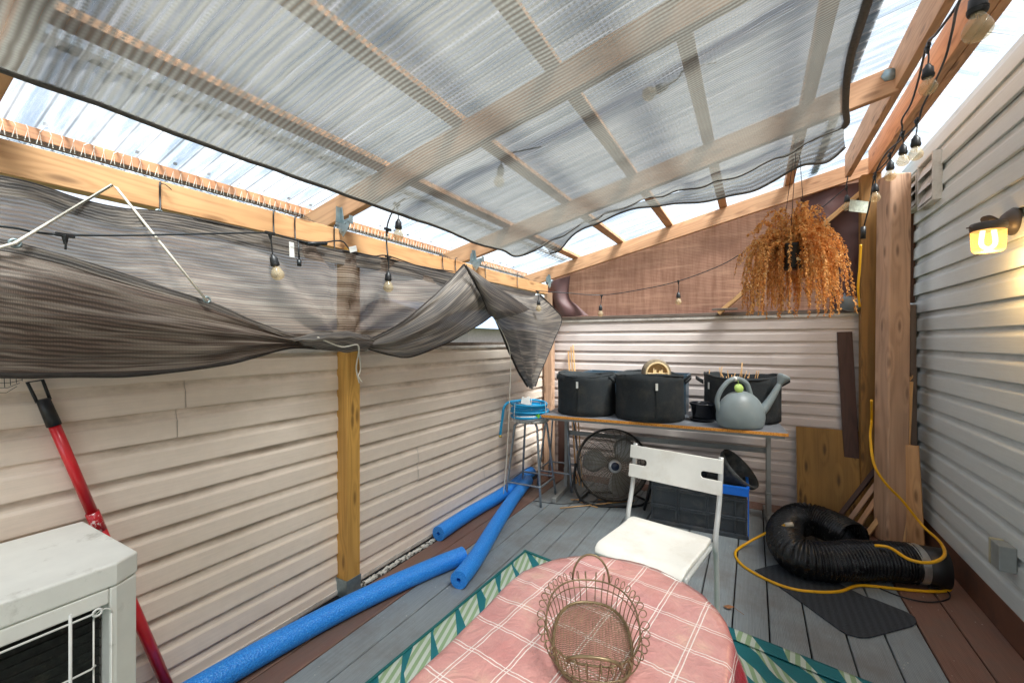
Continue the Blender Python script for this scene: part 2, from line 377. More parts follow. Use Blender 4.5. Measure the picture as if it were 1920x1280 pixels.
# ================================================================ SETTING
WL, WB, WR = -2.08, 4.45, 1.09           # left fence face, back fence face, house wall face
def struct(o): return tag(o, kind='structure')
g = MB(); g.add([(-150, -150, -.45), (150, -150, -.45), (150, 150, -.45), (-150, 150, -.45)], [(0, 1, 2, 3)])
struct(g.build('ground', M['ground']))
def boards(name, xs, y0, y1, mat, z=0.0):
    mb = MB()
    for x0, x1 in xs:
        r = .004; gx = .0035
        a, b = x0 + gx, x1 - gx
        pr = [(a, z - .025), (a, z - r), (a + r, z), (b - r, z), (b, z - r), (b, z - .025)]
        ny = 2
        vs = []; 
        for k in range(ny + 1):
            y = y0 + (y1 - y0) * k / ny
            for (x, zz) in pr: vs.append((x, y, zz))
        n = len(pr); fs = [(k * n + i, k * n + i + 1, (k + 1) * n + i + 1, (k + 1) * n + i) for k in range(ny) for i in range(n - 1)]
        fs.append(tuple(range(n))); fs.append(tuple(range(ny * n, ny * n + n))[::-1])
        mb.add(vs, fs)
    return struct(mb.build(name, mat))
bw = (0.728 + 1.741) / 15
boards('deck', [(-1.741 + i * bw, -1.741 + (i + 1) * bw) for i in range(15)], -2.2, 4.22, M['deck_g'])
boards('deck_border', [(-2.0, -1.87), (-1.87, -1.741), (.728, .903), (.903, 1.075)], -2.2, 4.22, M['deck_b'])
mbx = MB(); mbx.box((-.46, 4.325, -.0125), (3.2, .19, .025)); struct(mbx.build('deck_edge', M['deck_b'], bevel=.003))
mbx = MB(); mbx.box((-.46, 1.1, -.05), (3.6, 7.2, .02)); struct(mbx.build('deck_joists', plain('under_deck', (40, 34, 30), .9)))

def siding(a, d, nrm, L, z0, course, n, joints, off=.014, w=0.0, mb=None):
    """vinyl lap siding running from a along d; nrm points to the viewer's side"""
    mb = mb or MB(); mb.uv = mb.uv or []
    a, d, nrm = V(a), V(d).normalized(), V(nrm).normalized()
    prof = [(.012, .0005), (0.0, off + .0005), (.035, off + .0015), (.60, off - .001), (.655, off - .0035), (.70, off * .5), (.76, .005), (.86, .003), (1.0, .0005)]
    for i in range(n):
        cuts = [0.0] + sorted(joints.get(i, [])) + [L]
        for j in range(len(cuts) - 1):
            s0, s1 = cuts[j], cuts[j + 1]; e = .0042 if j % 2 else 0
            m = max(2, int((s1 - s0) / .25)); base = len(mb.v)
            vs = []
            for k in range(m + 1):
                s = s0 + (s1 - s0) * k / m
                for (t, o) in prof:
                    z = z0 + (i + t) * course + .0014 * fbm((s * 1.3, i * .21, 3 + w)) * (1 if 0 < i < n - 1 else .4)
                    oo = o + e + .0022 * fbm((s * .9, i * .6 + t * .3, w)) * (o > .002)
                    p = a + d * s + nrm * oo; vs.append((p.x, p.y, z)); mb.uv.append((s, i + t))
            q = len(prof)
            fl = d.cross(V((0, 0, 1))).dot(nrm) < 0
            fs = []
            for k in range(m):
                for t in range(q - 1):
                    f = (k * q + t, (k + 1) * q + t, (k + 1) * q + t + 1, k * q + t + 1)
                    fs.append(f if fl else f[::-1])
            mb.add(vs, fs)
    return mb
CO = .1145
# ---- left fence
fl = thing('siding_fence', 'long beige vinyl siding fence behind the brown side net and blue noodles', 'fence', (0, 0, 0))
js = {r: [x] for r, x in ((9, 3.05), (10, 3.95))}
for r, xs in ((4, [4.50]), (5, [4.50]), (2, [5.35]), (3, [5.35]), (6, [5.75]), (7, [5.75]), (10, [3.08]), (8, [1.1]), (3, [2.0])): js[r] = xs
siding((WL, -2.2, 0), (0, 1, 0), (1, 0, 0), 6.65, .0, CO * 1.02, 12, js).build('siding', M['sid_l'], fl)
m_ = MB(); m_.box((WL - .045, 1.12, .68), (.085, 6.62, 1.36)); m_.build('fence_core', M['white_v'], fl)
m_ = MB(); m_.bar((WL + .008, -2.2, 1.396), (WL + .008, 4.42, 1.396), .03, .022); m_.build('cap_trim', M['white_v'], fl, bevel=.003)
m_ = MB(); m_.bar((WL - .035, -2.2, 1.42), (WL - .035, 4.42, 1.42), .09, .03); m_.build('cap_rail', M['old'], fl, bevel=.003)
m_ = MB(); m_.bar((WL + .012, -2.2, .02), (WL + .012, 4.4, .02), .02, .02); m_.build('starter_strip', M['white_v'], fl)
# ---- back fence
fb = thing('siding_fence', 'pinkish vinyl siding fence across the back behind the desk of pots', 'fence')
siding((WL + .02, WB, 0), (1, 0, 0), (0, -1, 0), 3.15, -.02, .1045, 16, {3: [1.4], 6: [1.9], 9: [1.0], 12: [2.2], 5: [.7]}, off=.012, w=5).build('siding', M['sid_b'], fb)
m_ = MB(); m_.box((-.5, WB + .06, .8), (3.2, .1, 1.6)); m_.build('fence_core', M['white_v'], fb)
m_ = MB(); m_.bar((-2.0, WB - .008, 1.663), (1.07, WB - .008, 1.663), .026, .03); m_.build('cap_trim', M['white_v'], fb, bevel=.004)
m_ = MB(); m_.bar((-2.02, WB + .03, 1.695), (1.09, WB + .03, 1.695), .11, .032); m_.build('cap_rail', M['old'], fb, bevel=.003)
# ---- house wall
hw = thing('house_wall', 'grey green vinyl clad house wall on the right with a lit lamp', 'wall')
siding((WR, -2.4, 0), (0, 1, 0), (-1, 0, 0), 7.4, .17, .135, 20, {12: [4.6], 13: [4.6], 14: [4.62], 15: [4.6], 16: [4.75], 8: [2.2], 9: [2.2], 5: [3.1], 18: [3.9]}, off=.019, w=11).build('siding', M['sid_r'], hw)
m_ = MB(); m_.box((WR + .11, 1.3, 1.35), (.2, 7.4, 2.9)); m_.build('wall_core', M['white_v'], hw)
m_ = MB(); m_.bar((WR - .01, -2.3, .085), (WR - .01, 4.42, .085), .024, .17); m_.build('skirting_board', M['skirt'], hw, bevel=.003)
# white broken strip of rubble / gap filler at the left fence foot
m_ = MB()
for k in range(60):
    y = 1.75 + k * .0125 + random.uniform(-.003, .003)
    m_.box((-2.03 + random.uniform(-.006, .006), y, -.004), (random.uniform(.02, .036), random.uniform(.01, .022), random.uniform(.008, .016)), Matrix.Rotation(random.uniform(-.6, .6), 3, 'Z'))
tag(m_.build('marble_chips', plain('chips', (220, 218, 210), .6, dirt=(70, 68, 64), dsc=30, dlo=.5, dhi=.6)), 'strip of crumbly white stone chips at the foot of the left fence', 'stones', kind='stuff')

# ================================================================ PERGOLA
pg = thing('pergola', 'wooden lean-to pergola with clear corrugated roof over the deck', 'pergola')
def board(name, a, b, w, h, mat, parent=None, up=(0, 0, 1), bevel=.003, roll=0):
    """a plank whose long axis is its own X axis: w across, h tall"""
    a, b = V(a), V(b); x = (b - a).normalized(); y = V(up).cross(x)
    if y.length < 1e-4: y = V((0, 1, 0)).cross(x)
    y.normalize(); z = x.cross(y); Mx = Matrix((x, y, z)).transposed().to_4x4()
    if roll: Mx = Mx @ Matrix.Rotation(roll, 4, 'X')
    Lb = (b - a).length; mb = MB(); seg = max(1, int(Lb / .25))
    for k in range(1): mb.box((0, 0, 0), (Lb, w, h))
    o = mb.build(name, mat, parent, bevel=bevel)
    Mx.translation = (a + b) / 2; o.matrix_basis = Mx
    return o
SL = .23
zr = lambda x: 2.125 + SL * (x + 2.02)      # rafter underside
board('beam', (-2.04, -2.1, 2.017), (-2.04, 4.44, 2.017), .06, .108, M['beam'], pg)
board('beam', (.658, -2.1, 2.845), (.658, 4.3, 2.845), .038, .185, M['rafter'], pg)
board('beam', (.805, -2.1, 2.845), (.805, 4.3, 2.845), .038, .185, M['rafter'], pg)
board('beam', (.8455, -2.1, 2.843), (.8455, 4.3, 2.843), .038, .185, M['rafter'], pg)
raf = []
for y, x1 in ((-.95, .64), (.33, .64), (1.62, .64), (2.92, .64), (4.40, .86)):
    a = V((-2.44, y, zr(-2.44) + .07)); b = V((x1, y, zr(x1) + .07))
    raf.append(board('rafter', a, b, .042, .135, M['rafter'], pg))
for x in (-2.35, -1.69, -1.20, -.72, -.245, .265):
    z = zr(x) + .07 + .069 + .02
    if x < -2: z += .008
    o = board('purlin', (x, -2.1, z), (x, 4.5, z), .066 if x > -2 else .04, .036 if x > -2 else .05, M['rafter'] if x > -2 else M['purl'], pg, up=(-SL, 0, 1))
# posts
board('post', (-2.03, 1.675, 0), (-2.03, 1.675, 1.976), .09, .09, M['post_y'], pg, up=(0, 1, 0), bevel=.004)
board('post', (-1.985, 4.36, 0), (-1.985, 4.36, 1.976), .09, .09, M['post_p'], pg, up=(0, 1, 0), bevel=.004)
board('post', (.80, 4.32, 0), (.80, 4.32, 2.75), .125, .10, M['post_o'], pg, up=(0, 1, 0), bevel=.005)
board('brace', AY(1347, 588, 4.395), AY(1640, 340, 4.395), .035, .088, M['stud'], pg, up=(0, 1, 0))
m_ = MB(); m_.box((-2.03, 1.625, .05), (.096, .003, .1)); m_.box((-1.983, 1.675, .05), (.003, .096, .1)); m_.build('post_base', M['galv'], pg)
# brackets: bent plates where the rafters meet the left beam and the right beam
def bracket(p, s=1, mir=1):
    x, y, z = p; mb = MB()
    for (y0, sg) in ((y - .024, -1),):
        pts = [(x - .045, y0, z + .05), (x + .0, y0, z + .075), (x + .015, y0, z + .0), (x + .085, y0, z + .01), (x + .055, y0, z - .045), (x + .01, y0, z - .095), (x - .055, y0, z - .02)]
        mb.prism(pts, None, (0, -.003, 0))
        mb.box((x - .012, y0 - .016, z + .03), (.003, .03, .085))
        mb.box((x + .085, y0 - .012, z - .01), (.003, .024, .045))
        for q in ((-.02, .03), (.03, -.02), (.01, -.06), (.055, -.01)): mb.box((x + q[0], y0 - .006, z + q[1]), (.009, .006, .009))
    return mb.build('bracket', M['galv'], pg, bevel=.0008)
for y in (.33, 1.62, 2.92, 4.40): bracket((-1.985, y, 2.115))
for y in (1.62, 2.92):
    m_ = MB(); m_.lathe([(0, -.002), (.035, -.002), (.035, .002), (0, .002)], Matrix.Translation((.615, y - .0225, 2.83)) @ Matrix.Rotation(pi / 2, 4, 'X') , 6); m_.build('hanger_plate', M['galv'], pg)
m_ = MB(); m_.box((.72, 1.75, 2.84), (.07, .003, .17)); m_.box((.68, 1.75, 2.84), (.003, .08, .15)); m_.build('hanger_plate', M['galv'], pg)
# corrugated clear roof
def clear_roof():
    m, n, l, b = nm('clear_polycarbonate'); out = n['Material Output']
    b.inputs['Base Color'].default_value = (.9, .95, .97, 1); b.inputs['Roughness'].default_value = .12
    tr = n.new('ShaderNodeBsdfTransparent'); tr.inputs[0].default_value = (.95, .98, .99, 1)
    tl = n.new('ShaderNodeBsdfTranslucent'); tl.inputs[0].default_value = (.95, .97, .98, 1)
    m1 = n.new('ShaderNodeMixShader'); m1.inputs[0].default_value = .55; l.new(b.outputs[0], m1.inputs[1]); l.new(tl.outputs[0], m1.inputs[2])
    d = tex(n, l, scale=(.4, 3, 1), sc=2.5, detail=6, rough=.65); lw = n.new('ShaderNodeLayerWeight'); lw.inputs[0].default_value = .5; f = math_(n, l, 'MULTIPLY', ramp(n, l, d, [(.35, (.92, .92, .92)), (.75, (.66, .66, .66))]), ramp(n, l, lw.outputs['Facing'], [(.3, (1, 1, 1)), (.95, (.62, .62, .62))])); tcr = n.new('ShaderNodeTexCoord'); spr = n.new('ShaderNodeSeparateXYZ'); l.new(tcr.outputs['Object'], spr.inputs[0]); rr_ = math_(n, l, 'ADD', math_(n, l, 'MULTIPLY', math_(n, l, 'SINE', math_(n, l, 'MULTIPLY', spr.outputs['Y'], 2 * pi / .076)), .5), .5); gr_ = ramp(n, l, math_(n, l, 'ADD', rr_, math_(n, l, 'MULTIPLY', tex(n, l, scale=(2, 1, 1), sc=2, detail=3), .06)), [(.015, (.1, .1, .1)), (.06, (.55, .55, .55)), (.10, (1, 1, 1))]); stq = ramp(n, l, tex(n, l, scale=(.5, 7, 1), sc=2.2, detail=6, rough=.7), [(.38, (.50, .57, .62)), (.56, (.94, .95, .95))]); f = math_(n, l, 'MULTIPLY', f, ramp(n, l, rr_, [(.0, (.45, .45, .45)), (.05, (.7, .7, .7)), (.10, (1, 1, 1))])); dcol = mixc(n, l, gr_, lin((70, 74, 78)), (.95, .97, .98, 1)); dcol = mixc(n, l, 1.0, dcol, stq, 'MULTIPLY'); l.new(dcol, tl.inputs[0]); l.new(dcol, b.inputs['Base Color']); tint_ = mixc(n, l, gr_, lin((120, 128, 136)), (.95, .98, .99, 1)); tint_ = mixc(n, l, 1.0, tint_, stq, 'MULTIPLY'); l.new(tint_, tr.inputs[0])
    m2 = n.new('ShaderNodeMixShader'); l.new(f, m2.inputs[0]); l.new(m1.outputs[0], m2.inputs[1]); l.new(tr.outputs[0], m2.inputs[2])
    l.new(m2.outputs[0], out.inputs['Surface']); return m
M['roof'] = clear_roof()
ys = [-2.2 + i * .0095 for i in range(int(6.9 / .0095))]
for s in range(1):
    mb = MB(); vs = []
    for y in ys:
        h = .009 * sin(2 * pi * y / .076) + (.0 if int((y + 2.2) / .62) % 2 else .0022)
        for x, dz in ((-2.55, 0), (-.8, 0), (.90, 0), (1.078, -.135)): vs.append((x, y, zr(x) + .205 + dz + h))
    n = len(ys); fs = [(i * 4 + j, i * 4 + j + 1, (i + 1) * 4 + j + 1, (i + 1) * 4 + j) for i in range(n - 1) for j in range(3)]
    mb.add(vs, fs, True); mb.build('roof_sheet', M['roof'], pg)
for x in (-1.9, .47):
    board('roof_batten', (x, -2.1, zr(x) + .235), (x, 4.6, zr(x) + .235), .05, .02, plain('batten_blue', (96, 110, 122), .7) if x == -1.9 else bpy.data.materials['batten_blue'], pg, up=(-SL, 0, 1))
# small screws heads on the left purlin
m_ = MB()
for k in range(34):
    y = -.3 + k * .14; m_.box((-2.35, y, zr(-2.35) + .225), (.012, .012, .01))
tag(m_.build('roof_screws', M['blackp'], pg), kind='stuff')

# ================================================================ CLOTHS
def sheet(rows, nu=60, nv=24, disp=None, planeX=None):
    """rows of 3-D control points -> smooth grid mesh with metric uv"""
    R = [smooth_path(r, 10) for r in rows]
    def samp(path, t):
        f = t * (len(path) - 1); i = min(int(f), len(path) - 2); return path[i].lerp(path[i + 1], f - i)
    cols = []
    for k in range(nu + 1):
        c = smooth_path([samp(r, k / nu) for r in R], 8) if len(R) > 2 else [samp(R[0], k / nu), samp(R[1], k / nu)]
        cols.append([samp(c, q / nv) for q in range(nv + 1)])
    L = sum((cols[i + 1][0] - cols[i][0]).length for i in range(nu)); Wd = sum((cols[nu // 2][i + 1] - cols[nu // 2][i]).length for i in range(nv))
    mb = MB(); mb.uv = []; vs = []
    for i in range(nu + 1):
        for j in range(nv + 1):
            p = cols[i][j].copy()
            if disp: p += disp(i / nu, j / nv, p)
            vs.append(p); mb.uv.append((i / nu * L, j / nv * Wd))
    fs = [(i * (nv + 1) + j, (i + 1) * (nv + 1) + j, (i + 1) * (nv + 1) + j + 1, i * (nv + 1) + j + 1) for i in range(nu) for j in range(nv)]
    mb.add(vs, fs, True); mb.grid = (vs, nu, nv); return mb
def edge(mb, which):
    vs, nu, nv = mb.grid
    if which == 'top': return [vs[i * (nv + 1)] for i in range(nu + 1)]
    if which == 'bot': return [vs[i * (nv + 1) + nv] for i in range(nu + 1)]
    if which == 'l': return [vs[j] for j in range(nv + 1)]
    return [vs[nu * (nv + 1) + j] for j in range(nv + 1)]
# ---- overhead shade sail
sh = thing('shade_sail', 'grey knitted shade cloth stretched overhead below the rafters', 'shade cloth')
def zs(x, y): return 2.53 + .205 * x
def row(y, pts): return [V((x, yy, z)) for (x, yy, z) in pts]
rows = []
for y, xr in ((-1.6, .34), (-.6, .34), (.35, .34), (1.2, .34), (1.9, .34), (2.3, .355), (2.67, .40), (2.9, .44)):
    r = []
    for q in (0, .2, .5, .8, .93, 1):
        x = -1.6 + (xr + 1.6) * q
        sag = -.05 * sin(pi * q) * (y < 2.8) - .018 * sin((y - .33) * pi / 1.29) ** 2
        r.append(V((x, y, 2.545 + .235 * x - .055 * (x < -1.3) + sag)))
    rows.append(r)
rows[-1] = [p - V((0, 0, .015)) for p in rows[-1]]
rows.append([AY(px, py, 3.06) for px, py in ((1018, 463), (1075, 430), (1130, 405), (1210, 374), (1350, 340), (1470, 292), (1583, 236))])
def dsp(u, v, p):
    w = .008 * fbm((p.x * 2.2, p.y * 2.2, 0)) + .004 * fbm((p.x * 9, p.y * 3, 4))
    w += .010 * max(0, (v - .8) * 5) * sin(p.x * 26 + 2 * fbm((p.x * 3, 0, 2)))
    w += .012 * max(0, (u - .8) * 5) * sin(p.y * 9)
    return V((0, 0, w))
mb = sheet(rows, 90, 120, dsp); mb.build('cloth', M['shade'], sh)
eL, eR, eB = edge(mb, 'top'), edge(mb, 'bot'), None
vs, nu, nv = mb.grid
e_first = [vs[i * (nv + 1) + nv] for i in range(nu + 1)]
# rows run along x, columns along y: 'l' = left edge, 'r' = right edge, 'bot' = far edge
hem = MB(); hem.tube(edge(mb, 'l'), .009, 6); hem.tube(edge(mb, 'r'), .016, 6); hem.tube(e_first, .006, 6)
hem.build('hem', M['hem'], sh)
# hanging flap beyond the far edge
p0 = e_first
fr = [[p0[i] + V((0, .004, 0)) for i in range(0, nu + 1, 6)], []]
for k, i in enumerate(range(0, nu + 1, 6)):
    t = i / nu; d = .012 + .085 * max(0, sin(max(0, t - .5) * 2 * pi) ** .7 if t > .5 else 0) + .07 * math.exp(-((t - .04) / .05) ** 2) + (.07 if t > .93 else 0)
    fr[1].append(p0[i] + V((.02, .06 + d * .3, -d)))
fr.insert(1, [(a + b) / 2 + V((0, .02, .004)) for a, b in zip(fr[0], fr[1])])
fm = sheet(fr, 90, 10, lambda u, v, p: V((0, .02 * v * sin(p.x * 17), 0)))
fm.build('flap', M['shade'], sh)
h2 = MB(); h2.tube(edge(fm, 'bot'), .007, 6); h2.build('hem', M['hem'], sh)

# ---- brown net hanging from the left beam
sn = thing('side_net', 'brown knitted privacy net hung from the left beam and gathered at the post', 'privacy net')
def XR(pts, x): return [AX(px, py, x if len(q) == 0 else q[0]) for (px, py, *q) in pts]
def wr(amp, fx, fz, s=0, k=1.0):
    return lambda u, v, p: V((amp * fbm((p.y * fx, p.z * fz + p.y * k, s)) + amp * .35 * fbm((p.y * fx * 3, p.z * fz * 3, s + 5)), 0, 0))
A_top = [(-420, 265), (-60, 322), (60, 345), (150, 375), (230, 392), (300, 398), (400, 418), (500, 440), (640, 470), (760, 493), (870, 518), (960, 540), (1004, 550)]
A_bot = [(-420, 660), (-60, 650), (60, 650), (150, 652), (230, 655), (300, 655), (400, 655), (500, 655), (640, 650), (760, 640), (850, 590), (925, 580), (985, 585)]
A_m1 = [(a[0], a[1] * .66 + b[1] * .34) for a, b in zip(A_top, A_bot)]; A_m2 = [(a[0], a[1] * .33 + b[1] * .67) for a, b in zip(A_top, A_bot)]
xs_ = -1.94
TIE = AX(650, 645, -1.93)
def pull(p, n_=13, amp=.022, rad=.55, ph=0):
    dy, dz = p.y - TIE.y, p.z - TIE.z; r = math.hypot(dy, dz)
    return amp * math.exp(-((r - .25) / rad) ** 2) * min(1, r / .12) * sin(math.atan2(dz, dy) * n_ + ph + 1.5 * r)
mA = sheet([XR(A_top, xs_ + .0), XR(A_m1, xs_ - .0), XR(A_m2, xs_), XR(A_bot, xs_ + .01)], 170, 60, lambda u, v, p: V((max(-.033, .024 * fbm((p.y * 1.3, p.z * 5 + p.y * 1.5, 1)) * min(1, v * 4) + .006 * fbm((p.y * 5, p.z * 18, 6)) + pull(p)), 0, 0)))
mA.build('hanging_panel', M['net_brown'], sn)
h_ = MB(); h_.tube(edge(mA, 'top'), .006, 6); h_.build('hem', M['hem_d'], sn)
# doubled band under the top hem
A_b = [(a[0], a[1] + 34 * (1 - .3 * i / 12) + 3 * sin(i * 2)) for i, a in enumerate(A_top)]
mA2 = sheet([XR(A_top, xs_ + .008), XR(A_b, xs_ + .012)], 120, 6, wr(.006, 2, 5, 3)); mA2.build('top_band', M['net_dark'], sn)
# folded flap: top edge runs down to the tie at the post
B_top = [(-500, 452, -1.90), (-60, 446, -1.90), (0, 452, -1.9), (110, 478, -1.9), (250, 522, -1.9), (390, 566, -1.9), (480, 603, -1.91), (560, 632, -1.92), (640, 650, -1.93)]
B_mid = [(-500, 580, -1.84), (-60, 575, -1.84), (0, 580, -1.84), (110, 595, -1.84), (250, 612, -1.85), (390, 627, -1.86), (480, 634, -1.88), (560, 642, -1.9), (640, 653, -1.93)]
B_bot = [(-500, 696, -1.89), (-60, 701, -1.89), (0, 702, -1.89), (110, 704, -1.89), (250, 701, -1.89), (390, 687, -1.9), (480, 667, -1.91), (560, 650, -1.92), (640, 656, -1.93)]
def dB(u, v, p): return V((.012 * fbm((p.y * 1.2, p.z * 4 + p.y * 1.7, 8)) + .016 * sin(v * 24 + u * 6) * u * u * (1 - v * .3) + .006 * fbm((p.y * 4, p.z * 20, 3)), 0, .002 * sin(v * 40 + u * 30)))
mB = sheet([XR(B_top, 0), XR(B_mid, 0), XR(B_bot, 0)], 120, 40, dB); mB.build('folded_flap', M['net_flap'], sn)
h_ = MB(); h_.tube(edge(mB, 'bot'), .009, 6); h_.tube(edge(mB, 'top'), .006, 6); h_.build('hem', M['hem_d'], sn)
# lapels along the top edge of the flap
B_t2 = [(a[0], a[1] + 22 * (1 - i / 10), a[2] + .012) for i, a in enumerate(B_top)]
mB2 = sheet([[p + V((.012, 0, 0)) for p in XR(B_top, 0)], XR(B_t2, 0)], 100, 5); mB2.build('edge_band', M['net_dark'], sn)
# gathered roll over the post
mg = sheet([XR([(548, 628, -1.93), (600, 622, -1.9), (660, 622, -1.89), (700, 632, -1.91), (712, 640, -1.92)], 0), XR([(545, 638, -1.9), (600, 634, -1.85), (650, 634, -1.83), (690, 640, -1.86), (712, 645, -1.9)], 0),
            XR([(560, 645, -1.93), (600, 654, -1.9), (650, 660, -1.88), (690, 656, -1.9), (712, 650, -1.92)], 0)], 40, 16, lambda u, v, p: V((.006 * sin(v * 22 + u * 9), 0, .004 * sin(u * 30 + v * 9)))); mg.build('gathered_roll', M['net_dark'], sn)
# right swag rising to the peak
C1 = [(676, 645, -1.90), (740, 612, -1.88), (800, 566, -1.87), (838, 530, -1.87), (866, 500, -1.87), (872, 496, -1.87)]
C2 = [(680, 648, -1.90), (740, 640, -1.83), (805, 615, -1.80), (850, 588, -1.79), (885, 555, -1.80), (893, 540, -1.82)]
C3 = [(686, 653, -1.90), (735, 666, -1.86), (775, 668, -1.83), (835, 645, -1.82), (890, 613, -1.82), (925, 590, -1.83)]
mC = sheet([XR(C1, 0), XR(C2, 0), XR(C3, 0)], 70, 40, lambda u, v, p: V((.014 * fbm((u * 3, v * 6, 2)) * (1 - abs(2 * u - 1) * .3) + .012 * sin(v * 15 + u * 4) * (1 - u) ** 1.3, 0, 0))); mC.build('swag', M['net_dark'], sn)
h_ = MB(); h_.tube(edge(mC, 'top'), .006, 6); h_.tube(edge(mC, 'bot'), .005, 6); h_.build('hem', M['hem_d'], sn)
# corner drape
D = [[(873, 497, -1.86), (900, 522, -1.82), (948, 548, -1.80), (985, 556, -1.79), (1012, 552, -1.78)],
     [(886, 520, -1.83), (925, 560, -1.76), (970, 580, -1.74), (1015, 590, -1.72), (1040, 578, -1.74)],
     [(905, 555, -1.83), (940, 585, -1.74), (975, 596, -1.72), (1015, 605, -1.70), (1054, 600, -1.73)],
     [(926, 595, -1.83), (950, 620, -1.76), (980, 625, -1.71), (1010, 628, -1.70), (1040, 635, -1.74)],
     [(950, 648, -1.84), (968, 655, -1.78), (985, 660, -1.74), (1005, 662, -1.73), (1026, 665, -1.76)],
     [(975, 700, -1.83), (982, 700, -1.8), (990, 702, -1.77), (1000, 702, -1.77), (1010, 702, -1.78)],
     [(990, 724, -1.82), (993, 726, -1.81), (996, 728, -1.80), (999, 728, -1.80), (1002, 724, -1.80)]]
mD = sheet([XR(r, 0) for r in D], 50, 70, lambda u, v, p: V((.02 * fbm((u * 4, v * 2.5, 6)) + .012 * sin(u * 16 + v * 5) * v, 0, 0))); mD.build('corner_drape', M['net_dark'], sn)
h_ = MB(); h_.tube(edge(mD, 'l'), .010, 6); h_.tube(edge(mD, 'r'), .006, 6); h_.build('hem', M['hem_d'], sn)
lap = [[(873, 497, -1.80), (905, 520, -1.76), (950, 548, -1.71), (992, 580, -1.66)], [(886, 522, -1.79), (915, 550, -1.72), (950, 573, -1.68), (974, 588, -1.66)],
       [(905, 560, -1.80), (917, 574, -1.73), (932, 585, -1.69), (952, 594, -1.68)], [(919, 590, -1.82), (921, 593, -1.78), (925, 597, -1.75), (932, 600, -1.72)]]
mL = sheet([XR(r, 0) for r in lap], 24, 24, lambda u, v, p: V((.008 * sin(u * 8 + v * 4), 0, 0))); mL.build('folded_lapel', M['net_dark'], sn)
h_ = MB(); h_.tube(edge(mL, 'l'), .006, 6); h_.build('hem', M['hem_d'], sn)
# grommets
def ring(p, r, t, axis, name, mat, parent):
    mb = MB(); pts = []; ax = V(axis).normalized(); a = ax.orthogonal().normalized(); b = ax.cross(a)
    for k in range(16): pts.append(V(p) + (a * cos(k * pi / 8) + b * sin(k * pi / 8)) * r)
    mb.tube(pts, t, 6, closed=True); return mb.build(name, mat, parent)
for (px, py, x) in ((298, 399, -1.965), (388, 562, -1.865), (28, 456, -1.865), (448 + 0, 0, 0)):
    if x: ring(AX(px, py, x), .011, .004, (1, 0, 0), 'grommet', M['galv'], sn)
# white ropes
rp = MB(); rp.tube([AX(-20, 470, -1.87), AX(28, 456, -1.86), AX(210, 347, -1.955), AX(218, 352, -1.95), AX(388, 564, -1.86)], .0045, 6)
tag(rp.build('rope', M['rope']), 'white cord looped over a nail on the left beam to two net eyelets', 'rope')
rp = MB(); rp.tube(smooth_path([AX(925, 592, -1.81), AX(948, 635, -1.81), AX(957, 672, -1.81), AX(955, 760, -1.82), AX(950, 860, -1.84), AX(944, 925, -1.86)], 6), .0035, 6)
tag(rp.build('rope', M['rope']), 'thin white cord hanging from the corner drape down beside the stool', 'rope')
rp = MB()
rp.tube(smooth_path([AX(595, 632, -1.86), AX(640, 650, -1.85), AX(672, 648, -1.85), AX(668, 690, -1.93), AX(674, 718, -1.94)], 6), .004, 6)
rp.tube(smooth_path([AX(672, 650, -1.86), AX(676, 690, -1.93), AX(672, 705, -1.93), AX(679, 716, -1.93)], 6), .004, 6)
tag(rp.build('rope', M['rope']), 'knotted white string tying the net to the yellow post', 'rope')
# black ties over the beam
for (px, y0, y1) in ((300, 344, 398), (513, 398, 446), (553, 408, 452), (627, 424, 486), (830, 480, 505), (854, 485, 510), (910, 498, 520), (970, 512, 538)):
    t = MB(); t.tube(smooth_path([AX(px + 3, y0 - 1, -2.05), AX(px, y0, -1.998), AX(px, (y0 + y1) / 2, -2.0), AX(px + 1, y1, -1.975)], 5), .0035, 6)
    t.tube([AX(px, y0, -1.998), AX(px + 10, y0 + 2, -1.99), AX(px + 22, y0 + 12, -1.985)] if px < 400 else [AX(px, y1, -1.985), AX(px + 3, y1 + 14, -1.98)], .0018, 5)
    t.build('tie', M['blackp'], sn)
# ---- brown screen at the back
bs = thing('screen_cloth', 'flat brown burlap-like screen filling the back gable above the fence', 'screen')
vs = []; mb = MB(); mb.uv = []; NX, NZ = 60, 16
for i in range(NX + 1):
    x = -2.0 + 2.85 * i / NX
    for j in range(NZ + 1):
        zt = zr(x) + .03; z = 1.70 + (zt - 1.70) * j / NZ
        vs.append((x, 4.47 + .008 * fbm((x * 3, z * 3, 1)), z)); mb.uv.append((x, z))
mb.add(vs, [(i * (NZ + 1) + j, (i + 1) * (NZ + 1) + j, (i + 1) * (NZ + 1) + j + 1, i * (NZ + 1) + j + 1) for i in range(NX) for j in range(NZ)], True)
mb.build('cloth', M['burlap'], bs)
def YR(pts, y): return [AY(px, py, q[0] if q else y) for (px, py, *q) in pts]
